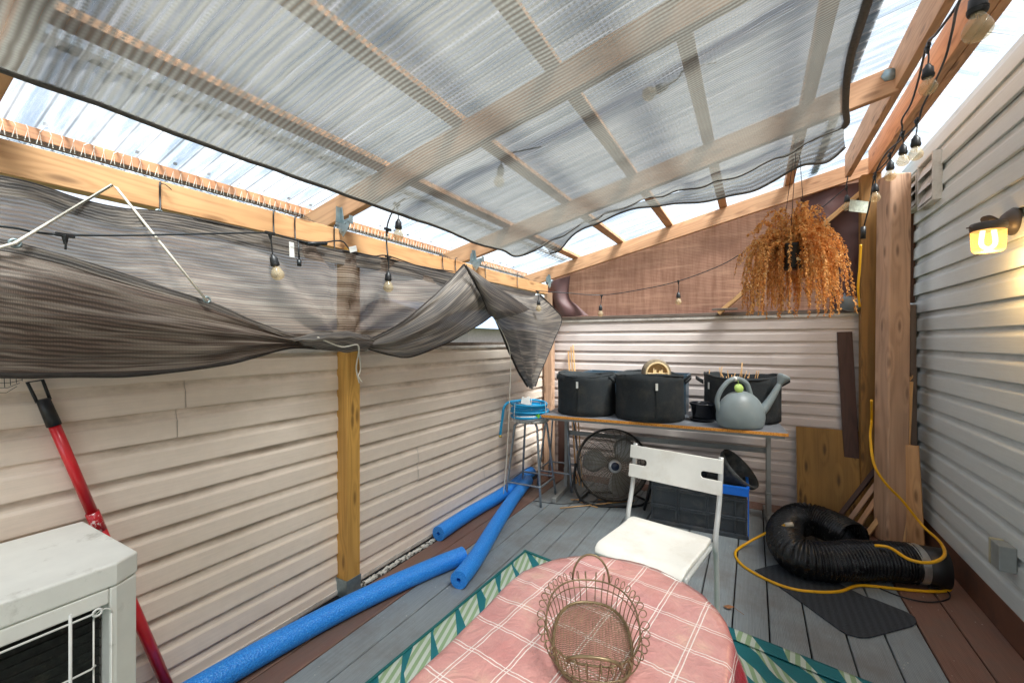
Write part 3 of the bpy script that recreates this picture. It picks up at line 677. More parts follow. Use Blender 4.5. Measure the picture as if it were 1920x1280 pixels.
# plum tarpaulin ends
t1 = sheet([YR([(1024, 530), (1045, 524), (1069, 516)], 4.36), YR([(1030, 560), (1050, 560, 4.33), (1068, 556, 4.38)], 4.36), YR([(1045, 588), (1070, 580, 4.33), (1085, 574, 4.37)], 4.36), YR([(1055, 594), (1080, 593, 4.34), (1103, 591)], 4.36)], 16, 20, lambda u, v, p: V((0, .02 * sin(u * 9 + v * 4), 0)))
o = t1.build('tarpaulin', M['tarp']); tag(o, 'small plum tarpaulin corner hanging at the left end of the brown screen', 'tarp')
t2 = sheet([YR([(1500, 372), (1560, 352), (1618, 340)], 4.425), YR([(1515, 420), (1570, 420, 4.41), (1618, 420)], 4.42), YR([(1545, 480), (1580, 480, 4.41), (1618, 490)], 4.42), YR([(1560, 580), (1595, 580, 4.41), (1618, 580)], 4.42)], 24, 40, lambda u, v, p: V((0, .012 * sin(u * 9 + v * 7) + .008 * fbm((u * 5, v * 7, 3)), 0)))
o = t2.build('tarpaulin', M['tarp']); tag(o, 'crumpled plum tarpaulin beside the olive post right of the dried plant', 'tarp')
# timber leaning outside / inside the back screen
def lone(name, a, b, w, h, mat, label, cat, group=None, up=(0, 0, 1), roll=0, bevel=.002):
    o = board(name, a, b, w, h, mat, None, up, bevel, roll); return tag(o, label, cat, group)
lone('plank', AY(1335, 580, 4.36), AY(1383, 579, 4.36), .03, .018, M['old'], 'tiny flat offcut lying on the back fence cap', 'board')

# ---- bird net between beam and outer purlin
bn = thing('bird_net', 'fine black bird netting laced to the outer rail above the left beam', 'netting')
mb = MB(); pa, pb = V((-2.075, 0, 2.065)), V((-2.345, 0, 2.205))
for k in range(11):
    p = pa.lerp(pb, k / 10); mb.tube([(p.x, .1 + q * .1, p.z + .004 * fbm((q * .3, k, 0))) for q in range(43)], .0009, 3, smooth=False)
for k in range(160):
    y = .1 + k * .027; mb.tube([(pa.x, y, pa.z), ((pa.x + pb.x) / 2, y + .004 * fbm((k, 0, 0)), (pa.z + pb.z) / 2 - .004), (pb.x, y, pb.z)], .0009, 3, smooth=False)
mb.build('netting', M['blackp'], bn)
mb = MB()
zp = zr(-2.35) + .07 + .069 - .002
for k in range(135):
    y = .42 + k * .03; s = random.uniform(.8, 1.2)
    mb.tube([(-2.318, y, zp - .006), (-2.312, y + .007, zp + .038), (-2.318, y + .013, zp - .006)], .0016, 4, smooth=False)
    if k < 14: mb.tube([(-2.312, y + .007, zp + .038), (-2.312, y + .007 + random.uniform(-.01, .015), zp + .038 + random.uniform(.01, .025))], .0016, 4, smooth=False)
mb.build('lacing', M['rope'], bn)
mb = MB()
for k in range(5): mb.tube([AX(-30, 700 + k * 9, -1.99), AX(20 - k * 2, 704 + k * 9 - 4, -1.99), AX(52 - k * 5, 700 + k * 6, -1.99)], .001, 3)
for k in range(7): mb.tube([AX(-26 + k * 11, 695, -1.99), AX(-24 + k * 11, 738 - k * 4, -1.99)], .001, 3)
mb.build('netting', M['blackp'], bn)
# ================================================================ OBJECTS
def arc(c, r, a0, a1, n, ax=(1, 0, 0), ay=(0, 0, 1)):
    return [V(c) + V(ax) * (r * cos(a0 + (a1 - a0) * k / n)) + V(ay) * (r * sin(a0 + (a1 - a0) * k / n)) for k in range(n + 1)]
# ---- outdoor condenser unit
ac = thing('air_conditioner', 'white outdoor air conditioner unit with wire guard in the lower left corner', 'air conditioner', (-1.72, .05, 0))
def acp(x, y, z): return (x + 1.72, y - .05, z)
mb = MB()
x0, x1, y0, y1, zt = -1.945, -1.50, -.38, .535, .85
c = .035
lid = [(x0, y0), (x1 - c, y0), (x1, y0 + c), (x1, y1 - c * 1.6), (x1 - c * .9, y1), (x0, y1)]
mb.prism([acp(x, y, zt - .062) for x, y in lid], None, (0, 0, .062)); mb.build('lid', M['acwhite'], ac, bevel=.007, seg=3)
mb = MB()
lid2 = [(x0 + .003, y0 + .003), (x1 - c, y0 + .003), (x1 - .003, y0 + c), (x1 - .003, y1 - c * 1.6), (x1 - c * .9, y1 - .003), (x0 + .003, y1 - .003)]
# body: side walls around a recessed grille
def col_(xa, xb, ya, yb, za, zb): mb.box(acp((xa + xb) / 2, (ya + yb) / 2, (za + zb) / 2), (xb - xa, yb - ya, zb - za))
mb.prism([acp(x, y, .06) for x, y in [(x1 - .075, y1 - .07), (x1 - .003, y1 - .07), (x1 - .003, y1 - c * 1.6), (x1 - c * .9, y1 - .003), (x0 + .003, y1 - .003), (x0 + .003, y1 - .03), (x1 - .075, y1 - .03)]], None, (0, 0, zt - .064 - .06))
col_(x1 - .09, x1 - .003, y0 + .003, y0 + .09, .06, zt - .064)
col_(x1 - .05, x1 - .003, y0 + .09, y1 - .0705, zt - .105, zt - .064)
col_(x1 - .05, x1 - .003, y0 + .09, y1 - .0705, .06, .14)
col_(x0 + .003, x0 + .02, y0 + .003, y1 - .031, .06, zt - .064)
mb.build('casing', M['acwhite'], ac, bevel=.004)
mb = MB(); mb.tube(arc(acp(x1 - .001, y1 - .085, zt - .13), .018, 0, pi, 10, (0, 1, 0), (0, 0, 1)), .002, 5); mb.tube([acp(x1 - .001, y1 - .103, zt - .13), acp(x1 - .001, y1 - .103, .2)], .002, 5); mb.tube([acp(x1 - .001, y1 - .067, zt - .13), acp(x1 - .001, y1 - .067, .2)], .002, 5)
mb.build('pressed_rib', M['acwhite'], ac)
mcoil = plain('coil_fins', (44, 46, 44), .5, .4, .5, 60, bmp=.5, dirt=(92, 90, 76), dsc=18, dlo=.55, dhi=.8)
mb = MB(); mb.box(acp(x1 - .065, .085, .44), (.02, .75, .68))
for k in range(26): mb.box(acp(x1 - .053, .085, .14 + k * .025), (.006, .75, .004))
mb.build('coil', mcoil, ac)
mb = MB(); gx = x1 + .012
for y in (-.15, -.02, .13, .265, .385):
    mb.tube([acp(gx, y, .12), acp(gx, y, .765)], .0035, 6)
for z in (.74, .60, .46, .32):
    mb.tube([acp(gx - .003, -.3, z), acp(gx - .003, .425, z), acp(gx - .012, .435, z)], .0028, 6)
mb.tube([acp(gx - .004, .437 + .009 * cos(q * pi / 5), .74 + .009 * sin(q * pi / 5)) for q in range(10)], .003, 5, closed=True)
mb.build('wire_guard', M['label'], ac)
for yy in (-.25, .4): m_ = MB(); m_.box(acp(-1.72, yy, .03), (.4, .06, .06)); m_.build('foot', M['blackp'], ac)
# ---- red pole
a, b = V((-2.045, .447, 1.315)), V((-1.995, .815, .01)); dr = (b - a).normalized()
rpole = thing('extension_pole', 'red telescopic pole with black hanging grip leaning on the left fence', 'pole', tuple(b))
L0 = lambda t: (a + (b - a) * t) - b
mb = MB(); mb.tube([L0(.10), L0(.36)], .0155, 14); mb.build('tube', M['red'], rpole)
mb = MB(); mb.tube([L0(.36), L0(1.0)], .0185, 14); mb.build('tube', M['red'], rpole)
mb = MB(); mb.tube([L0(.36), L0(.415)], .0189, 14); mb.build('sticker', plain('scratched_label', (190, 20, 36), .3, dirt=(240, 220, 220), dsc=90, dlo=.55, dhi=.6), rpole)
mb = MB(); mb.tube([L0(.045), L0(.115)], .0185, 14, rfn=lambda t: .92 + .1 * t); sd = dr.cross(V((1, 0, 0))).normalized()
pth = [L0(.05) + sd * -.015, L0(.0) + sd * -.017, L0(-.003) + sd * .017, L0(.05) + sd * .015]
mb.tube(pth, .005, 6); mb.build('grip', M['blackp'], rpole)

# ---- pool noodles
def noodle(pts, label, r=.053, hole_end=0):
    P = smooth_path(pts, 10)
    mb = MB(); mb.tube(P, r, 24, cap=False)
    for end in (0, -1):
        p = P[end]; t = (P[1] - P[0]).normalized() * -1 if end == 0 else (P[-1] - P[-2]).normalized()
        z = V((0, 0, 1)); s_ = t.cross(z).normalized(); u = s_.cross(t)
        base = [p + (s_ * cos(k * pi / 12) + u * sin(k * pi / 12)) * r for k in range(24)]
        mid = [p + t * .002 + (s_ * cos(k * pi / 12) + u * sin(k * pi / 12)) * r * .25 for k in range(24)]
        inn = [p - t * .08 + (s_ * cos(k * pi / 12) + u * sin(k * pi / 12)) * r * .24 for k in range(24)]
        mb.add(base + mid + inn, [(k, (k + 1) % 24, 24 + (k + 1) % 24, 24 + k) for k in range(24)] + [(24 + k, 24 + (k + 1) % 24, 48 + (k + 1) % 24, 48 + k) for k in range(24)] + [tuple(range(48, 72))])
    o = mb.build('pool_noodle', M['foamblue']); return tag(o, label, 'pool noodle', 'blue foam pool noodles along the left fence')
rn = .053
noodle([G(160, 1420, rn), G(370, 1292, rn), G(520, 1206, rn), G(660, 1132, rn), G(790, 1072, rn), G(868, 1040, rn + .003)], 'long blue pool noodle nearest the camera lying past the yellow post foot')
noodle([G(860, 1087, rn), G(893, 1044, rn), G(932, 980, rn), G(962, 935, rn), G(990, 900, rn)], 'blue pool noodle with its hollow end resting beside the rug corner')
noodle([G(822, 1000, rn), G(880, 962, rn), G(935, 930, rn), G(965, 908, rn * 1.02), G(996, 884, rn)], 'blue pool noodle tucked against the fence and running behind the steel stool')

# ---- rug
def rugmat(name, teal):
    m, n, l, b = nm(name); tc = n.new('ShaderNodeTexCoord'); sp = n.new('ShaderNodeSeparateXYZ'); l.new(tc.outputs['UV'], sp.inputs[0])
    u, v = sp.outputs['X'], sp.outputs['Y']
    wv = math_(n, l, 'SINE', math_(n, l, 'MULTIPLY', math_(n, l, 'ADD', u, v), 2 * pi * 120)); wv = math_(n, l, 'ADD', math_(n, l, 'MULTIPLY', wv, .5), .5)
    # jagged stripes: width changes along the length like stacked triangles
    tri = math_(n, l, 'PINGPONG', math_(n, l, 'MULTIPLY', u, 4.0), .5)       # 0..0.5 sawtooth in u
    st = math_(n, l, 'FRACT', math_(n, l, 'ADD', math_(n, l, 'MULTIPLY', v, 5.0), math_(n, l, 'MULTIPLY', math_(n, l, 'FRACT', math_(n, l, 'MULTIPLY', u, 5.3)), 1.0)))
    mk = math_(n, l, 'LESS_THAN', st, math_(n, l, 'ADD', math_(n, l, 'MULTIPLY', tri, .55), math_(n, l, 'ADD', math_(n, l, 'MULTIPLY', v, .26), teal)))
    st2 = math_(n, l, 'FRACT', math_(n, l, 'ADD', math_(n, l, 'MULTIPLY', v, 25), math_(n, l, 'MULTIPLY', u, 9)))
    lg = mixc(n, l, math_(n, l, 'GREATER_THAN', st2, .5), lin((150, 178, 136)), lin((206, 216, 204)))
    tl_ = mixc(n, l, wv, lin((10, 92, 104)), lin((26, 128, 134)))
    lg2 = mixc(n, l, wv, lg, mixc(n, l, .3, lg, lin((90, 120, 96))))
    l.new(mixc(n, l, mk, lg2, tl_), b.inputs['Base Color']); b.inputs['Roughness'].default_value = .6
    bump(n, l, wv, b, .4, .002); return m
def ruggrid(P, nu, nv, z0, fold=None):
    mb = MB(); mb.uv = []; vs = []
    a, b_, c_, d_ = [V(p) for p in P]
    for i in range(nu + 1):
        for j in range(nv + 1):
            u, v = i / nu, j / nv
            p = (a * (1 - u) + b_ * u) * (1 - v) + (d_ * (1 - u) + c_ * u) * v
            p = p.copy(); p.z = z0 + .003 * abs(fbm((p.x * 3, p.y * 3, 0))) + (fold(u, v) if fold else 0)
            vs.append(p); mb.uv.append((v * (d_ - a).length, u * (b_ - a).length))
    mb.add(vs, [(i * (nv + 1) + j, (i + 1) * (nv + 1) + j, (i + 1) * (nv + 1) + j + 1, i * (nv + 1) + j + 1) for i in range(nu) for j in range(nv)], True)
    return mb
rg = thing('outdoor_rug', 'teal green and cream woven plastic rug under the round table', 'rug', (0, 0, 0))
A, B_, C_, D_ = (-1.37, 2.60, 0), (.375, 2.29, 0), (.28, -.9, 0), (-1.50, -.6, 0)
ruggrid([D_, C_, B_, A], 60, 60, .004, lambda u, v: .012 * math.exp(-((v - .93) / .012) ** 2) * (u > .4)).build('rug_body', rugmat('rug_weave', .08), rg, solid=.003)
# folded over strip on the far right edge
rugf = ruggrid([(-.35, 2.36, 0), (.43, 2.22, 0), (.46, 2.30, 0), (-.30, 2.435, 0)], 30, 6, .013); rugf.build('folded_edge', rugmat('rug_weave_fold', .35), rg, solid=.003)
m_ = MB(); m_.bar((-1.36, 2.59, .009), (-1.49, -.5, .009), .014, .008); m_.bar((-1.37, 2.59, .010), (-.38, 2.42, .010), .02, .008); m_.build('border', plain('rug_border', (20, 104, 104), .6, sc=80, var=.3), rg, bevel=.002)

# ---- round table with plaid cover
def table():
    t = thing('round_table', 'oval table whose far end shows under the pink plaid cover', 'table', (-.33, .62, 0))
    zt = .745; RR, SS = .29, .47
    OUT = []     # (nx, ny, straight offset)
    for k in range(61): OUT.append((cos(pi * k / 60), sin(pi * k / 60), SS))
    for k in range(1, 20): OUT.append((-1, 0, SS - 2 * SS * k / 20))
    for k in range(61): OUT.append((-cos(pi * k / 60), -sin(pi * k / 60), -SS))
    for k in range(1, 20): OUT.append((1, 0, -SS + 2 * SS * k / 20))
    mb = MB(); mb.prism([(nx * (RR - .008), ny * (RR - .008) + o, zt - .03) for nx, ny, o in OUT], None, (0, 0, .03)); mb.build('tabletop', M['chairw'], t, bevel=.004)
    for sx in (-.2, .2):
        for sy in (-.5, .5):
            mb = MB(); mb.tube([(sx * 1.15, sy * 1.1, 0), (sx, sy, zt - .03)], .014, 10); mb.build('leg', M['galv'], t)
    m, nn, l, b = nm('plaid_cover')
    tc = nn.new('ShaderNodeTexCoord'); mp = nn.new('ShaderNodeMapping'); mp.inputs['Rotation'].default_value = (0, 0, R_(7)); l.new(tc.outputs['UV'], mp.inputs[0])
    sp = nn.new('ShaderNodeSeparateXYZ'); l.new(mp.outputs[0], sp.inputs[0])
    def dbl(x):
        f = math_(nn, l, 'FRACT', math_(nn, l, 'MULTIPLY', x, 1 / .098)); d = math_(nn, l, 'ABSOLUTE', math_(nn, l, 'SUBTRACT', math_(nn, l, 'ABSOLUTE', math_(nn, l, 'SUBTRACT', f, .5)), .045))
        return math_(nn, l, 'LESS_THAN', d, .013)
    ln = math_(nn, l, 'MAXIMUM', dbl(sp.outputs['X']), dbl(sp.outputs['Y']))
    d = tex(nn, l, sc=7, detail=6, rough=.65, coord='UV')
    w0 = ramp(nn, l, d, [(.3, lin((178, 116, 112))), (.55, lin((198, 142, 134))), (.8, lin((214, 178, 152)))])
    # hanging skirt keeps the cloth's deep red; reflected sky is painted into the top
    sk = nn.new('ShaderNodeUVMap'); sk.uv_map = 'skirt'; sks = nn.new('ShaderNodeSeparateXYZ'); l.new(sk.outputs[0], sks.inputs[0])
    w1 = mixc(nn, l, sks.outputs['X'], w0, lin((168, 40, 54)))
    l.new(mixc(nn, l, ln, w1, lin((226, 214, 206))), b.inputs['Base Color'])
    b.inputs['Roughness'].default_value = .3; b.inputs['Coat Weight'].default_value = .8; b.inputs['Coat Roughness'].default_value = .22
    bump(nn, l, math_(nn, l, 'ADD', tex(nn, l, sc=9, detail=6, coord='UV', dist=2.5, rough=.6), math_(nn, l, 'MULTIPLY', math_(nn, l, 'ABSOLUTE', math_(nn, l, 'SUBTRACT', tex(nn, l, sc=14, detail=3, coord='UV', dist=1.0), .5)), 1.6)), b, .55, .012)
    mb = MB(); mb.uv = []; vs = []; rings = 30; down = 14; sku = []
    N = len(OUT)
    for i in range(rings + down + 1):
        for k, (nx, ny, o) in enumerate(OUT):
            a = 2 * pi * k / N
            if i <= rings:
                q = i / rings; x, y = nx * RR * q, (ny * RR + o) * q
                wz = .0035 * fbm((x * 9, y * 9, 0)) + .0045 * abs(fbm((x * 16, y * 11, 3))) + .003 * abs(fbm((x * 5 + y * 22, y * 3, 8)))
                z = zt + .004 + wz - .008 * max(0, (q - .97) / .03) ** 2
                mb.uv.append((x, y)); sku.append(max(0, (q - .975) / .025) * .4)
            else:
                q = (i - rings) / down; s = q * .30
                fo = q * (.020 * sin(a * 13 + 2 * sin(a * 3)) + .010 * sin(a * 29)) + .010 * min(1, q * 5) + .055 * q
                x, y = nx * (RR + fo), ny * (RR + fo) + o; z = zt - .004 - s + .01 * q * sin(a * 6)
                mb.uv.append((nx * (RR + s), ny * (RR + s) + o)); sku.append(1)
            vs.append((x, y, z))
    fs = [(i * N + k, i * N + (k + 1) % N, (i + 1) * N + (k + 1) % N, (i + 1) * N + k) for i in range(rings + down) for k in range(N)]
    mb.add(vs, fs, True)
    o = mb.build('tablecloth', m, None, loc=(-.33, .62, 0))
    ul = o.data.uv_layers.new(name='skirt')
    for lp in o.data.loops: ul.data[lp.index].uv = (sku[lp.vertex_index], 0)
    o.data.uv_layers.active_index = 0; o.data.uv_layers['UVMap'].active_render = True
    tag(o, 'glossy pink and white plaid vinyl tablecloth hanging red over its edges', 'tablecloth')
table()
# ---- wire basket
def basket():
    bc = V((-.325, .95, .752)); t = thing('wire_basket', 'oval brass wire basket with two looped handles on the plaid tablecloth', 'basket', tuple(bc), R_(20))
    a0, b0 = .088, .140; a1, b1 = .108, .158; hz = .060
    N = 80
    ell = lambda a, b, z, n=N, e=2.4: [V((a * math.copysign(abs(cos(2 * pi * k / n)) ** (2 / e), cos(2 * pi * k / n)), b * math.copysign(abs(sin(2 * pi * k / n)) ** (2 / e), sin(2 * pi * k / n)), z)) for k in range(n)]
    mb = MB(); mb.tube(ell(a0, b0, .008), .004, 6, closed=True); mb.tube(ell(a1 * .965, b1 * .965, hz), .0022, 6, closed=True); mb.tube(ell(a0 + .02, b0 + .02, hz * .6), .0014, 5, closed=True)
    mb.build('rim', M['wire'], t)
    mb = MB(); n = 40
    for k in range(n):
        a = 2 * pi * (k + .5) / n; cx, cy = cos(a), sin(a); e = 2.4
        ux = math.copysign(abs(cx) ** (2 / e), cx); uy = math.copysign(abs(cy) ** (2 / e), cy)
        P = []
        for q in range(9):
            s = q / 8; P.append(V((ux * (a0 + (a1 - a0) * s ** 1.6), uy * (b0 + (b1 - b0) * s ** 1.6), .006 + hz * s)))
        o = V((ux, uy, 0)).normalized(); tp = P[-1]
        r = .0085
        for q in range(1, 12):
            th = q / 11 * 1.75 * pi; P.append(tp + o * (r - r * cos(th)) + V((0, 0, r * sin(th))))
        mb.tube(P, .0012, 4)
    mb.build('wire_loops', M['wire'], t)
    mb = MB(); d = .0085
    k = -b0
    while k < b0:
        hw = a0 * max(0, 1 - abs(k / b0) ** 2.4) ** (1 / 2.4)
        if hw > .01:
            m2 = int(2 * hw / .0085); mb.tube([(-hw + 2 * hw * q / max(1, m2), k + .0018 * (1 if q % 2 else -1), .008) for q in range(m2 + 1)], .0008, 3, smooth=False)
        k += .0062
    k = -a0
    while k < a0:
        hw = b0 * max(0, 1 - abs(k / a0) ** 2.4) ** (1 / 2.4)
        if hw > .01: mb.tube([(k, -hw, .009), (k, hw, .009)], .0006, 3, smooth=False)
        k += .0075
    mb.build('base_mesh', M['wire'], t)
    mb = MB(); mb.tube([V((.048 * cos(pi * q / 14), b1 * .93 + .012 * sin(pi * q / 14), hz + .065 * sin(pi * q / 14))) for q in range(15)], .0028, 6); mb.build('handle', M['wire'], t)
    mb = MB(); mb.tube([V((.052 * cos(pi * q / 14), -b1 * .93 - .02 * sin(pi * q / 14), hz + .028 * sin(pi * q / 14))) for q in range(15)], .0034, 6); mb.build('handle', M['wire'], t)
basket()

# ---- white chair
def chair():
    o = V((-.16, 2.30, 0)); xx = V((.982, -.187, 0)); th = math.atan2(-.187, .982)
    t = thing('chair', 'white plastic chair with slotted backrest and pale tube frame facing the table', 'chair', tuple(o), th)
    # local: x to the right (0 = right side tube, -w = left), -y towards the table
    w = .455
    for x in (0, -w):
        mb = MB(); mb.tube(smooth_path([(x, .035, 0), (x, .012, .36), (x, -.004, .43), (x, .004, .50), (x, .045, .60), (x, .075, .70), (x, .10, .86)], 6), .0125, 12); mb.build('back_tube', M['aluminium'], t)
        mb = MB(); xi = x + (-.02 if x == 0 else .02); mb.tube(smooth_path([(xi, -.41, 0), (xi, -.385, .40), (xi, -.36, .432), (xi, -.28, .438), (xi, -.0, .44)], 6), .011, 10); mb.build('front_leg', M['aluminium'], t)
    mb = MB(); mb.tube([(-.02, -.36, .42), (-w + .02, -.36, .42)], .009, 8); mb.build('cross_bar', M['aluminium'], t)
    for xa, xb in ((0, -.03), (-w, -w + .03)): mb = MB(); mb.tube([(xa, 0, .45), (xb, 0, .45)], .012, 10); mb.build('pivot', M['aluminium'], t)
    # seat
    nu, nv = 24, 24; vs = []
    for i in range(nu + 1):
        for j in range(nv + 1):
            u, v = i / nu, j / nv; x = -w + .018 + (w - .036) * u; y = .015 - .435 * v
            cr = .03; z = .465 - .010 * sin(pi * v) * sin(pi * u) - .03 * max(0, (v - .86) / .14) ** 2 + .006 * math.exp(-((v - .12) / .08) ** 2)
            # rounded corners
            for (cx, sx) in ((-w + .018, 1), (-.018, -1)):
                for (cy_, sy) in ((.015, -1), (-.42, 1)):
                    dx, dy = (x - cx) * sx, (y - cy_) * sy
                    if dx < cr and dy < cr:
                        ddx, ddy = cr - dx, cr - dy; r = math.hypot(ddx, ddy)
                        if r > cr: x, y = cx + sx * (cr - ddx / r * cr), cy_ + sy * (cr - ddy / r * cr)
            vs.append((x, y, z))
    mb = MB(); mb.add(vs, [(i * (nv + 1) + j, (i + 1) * (nv + 1) + j, (i + 1) * (nv + 1) + j + 1, i * (nv + 1) + j + 1)[::-1] for i in range(nu) for j in range(nv)], True)
    ob = mb.build('seat', M['chairw'], t, solid=.022); 
    bv = ob.modifiers.new('b', 'BEVEL'); bv.width = .006; bv.segments = 3; bv.limit_method = 'ANGLE'
    # backrest with two open slots at its sides
    def outline():
        W = w + .03; Hh = .17; sl = .10; sh_ = .035; zc = .085; P = []
        def rnd(cx, cz, r, a0, a1): return [(cx + r * cos(a0 + (a1 - a0) * k / 5), cz + r * sin(a0 + (a1 - a0) * k / 5)) for k in range(6)]
        r = .016
        P += [(0, 0), (W, 0), (W, zc - sh_ / 2)] + [(W - sl + r, zc - sh_ / 2)] + rnd(W - sl + r, zc - sh_ / 2 + r, r, -pi / 2, -pi) + rnd(W - sl + r, zc + sh_ / 2 - r, r, pi, pi / 2) + [(W, zc + sh_ / 2), (W, Hh), (0, Hh), (0, zc + sh_ / 2)]
        P += rnd(sl - r, zc + sh_ / 2 - r, r, pi / 2, 0) + rnd(sl - r, zc - sh_ / 2 + r, r, 0, -pi / 2) + [(0, zc - sh_ / 2)]
        return P
    pts = outline(); mb = MB(); n0 = V((0, -.017, 0))
    P3 = [V((-w - .015 + x, .066 + .030 * z / .17 - .022, .685 + z)) for x, z in pts]
    mb.prism(P3, None, (0, -.009, 0))
    mb.build('backrest', M['chairw'], t, bevel=.002)
    P3 = None
chair()

# ---- desk
dk_rz = math.atan2(3.55 - 3.385, 1.835)
dk = thing('desk', 'grey topped work desk with raw orange particleboard edge and steel legs', 'desk', (-1.62, 3.385, 0), dk_rz)
DW, DD, DZ = 1.842, .74, .80
mdt = plain('desk_laminate', (128, 132, 138), .5, var=.15, sc=9, dirt=(196, 196, 190), dsc=22, dlo=.62, dhi=.72)
mb = MB(); mb.box((DW / 2, DD / 2, DZ - .0115), (DW, DD - .004, .021)); mb.build('tabletop', mdt, dk, bevel=.001)
m, n, l, b = nm('particle_edge'); s = tex(n, l, sc=160, detail=4, rough=.8)
l.new(ramp(n, l, s, [(.35, lin((150, 84, 26))), (.5, lin((226, 150, 60))), (.7, lin((244, 186, 100)))]), b.inputs['Base Color']); b.inputs['Roughness'].default_value = .8
mb = MB(); mb.box((DW / 2, .0005, DZ - .0125), (DW + .001, .005, .022)); mb.box((DW / 2, .0, DZ - .0125), (0.001, .001, .001)); mb.build('raw_edge', m, dk)
M['deskleg'] = plain('desk_leg_paint', (150, 152, 150), .5, .1, dirt=(110, 100, 90), dsc=12, dlo=.6)
mb = MB()
for x in (.06, DW - .085):
    mb = MB(); mb.box((x + .02, .50, DZ / 2 + .01), (.032, .06, DZ - .07)); mb.bar((x + .02, .10, .022), (x + .02, DD - .03, .022), .036, .04); mb.bar((x + .02, .06, DZ - .04), (x + .02, DD - .05, DZ - .04), .03, .03)
    mb.bar((x + .02, .50, .22), (x + .02, .49, .03), .034, .09)
    mb.build('leg', M['deskleg'], dk, bevel=.003)
mb = MB(); mb.bar((.08, .52, .55), (DW - .06, .52, .55), .02, .04, ); mb.bar((.06, .02, DZ - .034), (DW - .02, .02, DZ - .034), .012, .02); mb.build('cross_rail', M['deskleg'], dk)
def dkp(x, y, z=DZ): v = Matrix.Rotation(dk_rz, 3, 'Z') @ V((x, y, 0)); return V((v.x - 1.62, v.y + 3.385, z))

# ---- grow bags
def grow_bag(c, r, h, label, seed, lab_ang, tilt=0, hand=(0, pi)):
    t = thing('grow_bag', label, 'planter', tuple(c), 0, 'black fabric grow bags on the desk')
    mb = MB(); n = 72; prof = [(0, .004), (.55, .003), (.96, .003), (1.0, .02), (1.0, .15), (.995, .4), (.985, .65), (.985, .85), (.99, 1.0)]
    vs = []
    prof2 = prof + [(.965, 1.0), (.96, .8), (.95, .5), (.93, .3), (0, .28)]
    for (q, z) in prof2:
        for k in range(n):
            a = 2 * pi * k / n; w = 1 + .035 * fbm((cos(a) * 1.3, sin(a) * 1.3, z * 1.6 + seed)) * min(1, z * 3 + .3) + .012 * fbm((cos(a) * 5, sin(a) * 5, z * 5 + seed))
            zz = z * h + (.012 * sin(2 * a + seed) + .010 * fbm((cos(a) * 2, sin(a) * 2, seed)) if z > .9 else 0)
            vs.append((r * q * w * cos(a), r * q * w * sin(a), zz))
    fs = [(i * n + k, i * n + (k + 1) % n, (i + 1) * n + (k + 1) % n, (i + 1) * n + k) for i in range(len(prof2) - 1) for k in range(n)]
    mb.add(vs, fs, True); mb.build('bag', M['felt'], t)
    mb = MB(); mb.tube([(r * .985 * cos(2 * pi * k / 48), r * .985 * sin(2 * pi * k / 48), h * .97 + .012 * sin(4 * pi * k / 48 + seed)) for k in range(48)], .005, 5, closed=True); mb.build('rim_stitch', M['felt'], t)
    for s, a in enumerate(hand):
        mb = MB(); d = V((cos(a), sin(a), 0)); tn = V((-sin(a), cos(a), 0)); P = []
        for q in range(13):
            th = pi * q / 12; P.append(d * (r * 1.0 + .06 * sin(th)) + tn * (.055 * cos(th)) + V((0, 0, h * (.80 + .10 * sin(th) * (1 if s else 1.2)))))
        vs = []
        for p in P: vs += [p + V((0, 0, -.014)), p + V((0, 0, .014))]
        mb.add(vs, [(2 * k, 2 * k + 2, 2 * k + 3, 2 * k + 1) for k in range(12)], True)
        mb.build('handle', M['felt'], t, solid=.004)
    a = lab_ang; d = V((cos(a), sin(a), 0)); tn = V((-sin(a), cos(a), 0))
    Mx = Matrix((tn, d, V((0, 0, 1)))).transposed()
    mb = MB(); mb.box(d * (r * 1.025) + V((0, 0, h * .76)), (.018, .003, .055), Mx); mb.build('label', M['label'], t)
    mb = MB(); mb.bar(d * (r * 1.012) + V((0, 0, h * .72)), d * (r * 1.012) + V((0, 0, .03)), .004, .004, up=(0, 1, 0)); mb.build('seam', M['blackp'], t)
    return t
va = math.atan2(-1, .30)
grow_bag((-1.315, 3.69, DZ + .001), .255, .355, 'black fabric grow bag on the left end of the desk beside the hose', 1.3, va - .25, hand=(.1, pi - .2))
grow_bag((-.77, 3.715, DZ + .001), .278, .375, 'widest black fabric grow bag on the desk with a log slice behind it', 4.1, va + .12, hand=(.35, pi + .3))
b3 = grow_bag((-.09, 4.03, DZ + .001), .285, .365, 'black fabric grow bag of dry twigs behind the grey watering can', 7.7, va - 1.2, hand=(-.2, pi + .1))
mb = MB()
for k in range(16):
    a = random.uniform(0, 6.28); r = random.uniform(.03, .2); p = V((r * cos(a) - .07, r * sin(a) * .6 - .02, .27)); mb.tube([p, p + V((random.uniform(-.04, .04), random.uniform(-.03, .03), random.uniform(.06, .14)))], .0035, 5)
mb.tube([(-.0, .12, .27), (.005, .12, .46)], .005, 5); mb.tube([(-.155, -.03, .27), (-.14, -.03, .43)], .004, 5); mb.tube([(-.14, -.03, .27), (-.16, -.02, .42)], .003, 5)
tag(mb.build('dry_twigs', M['stud'], b3), kind='stuff')
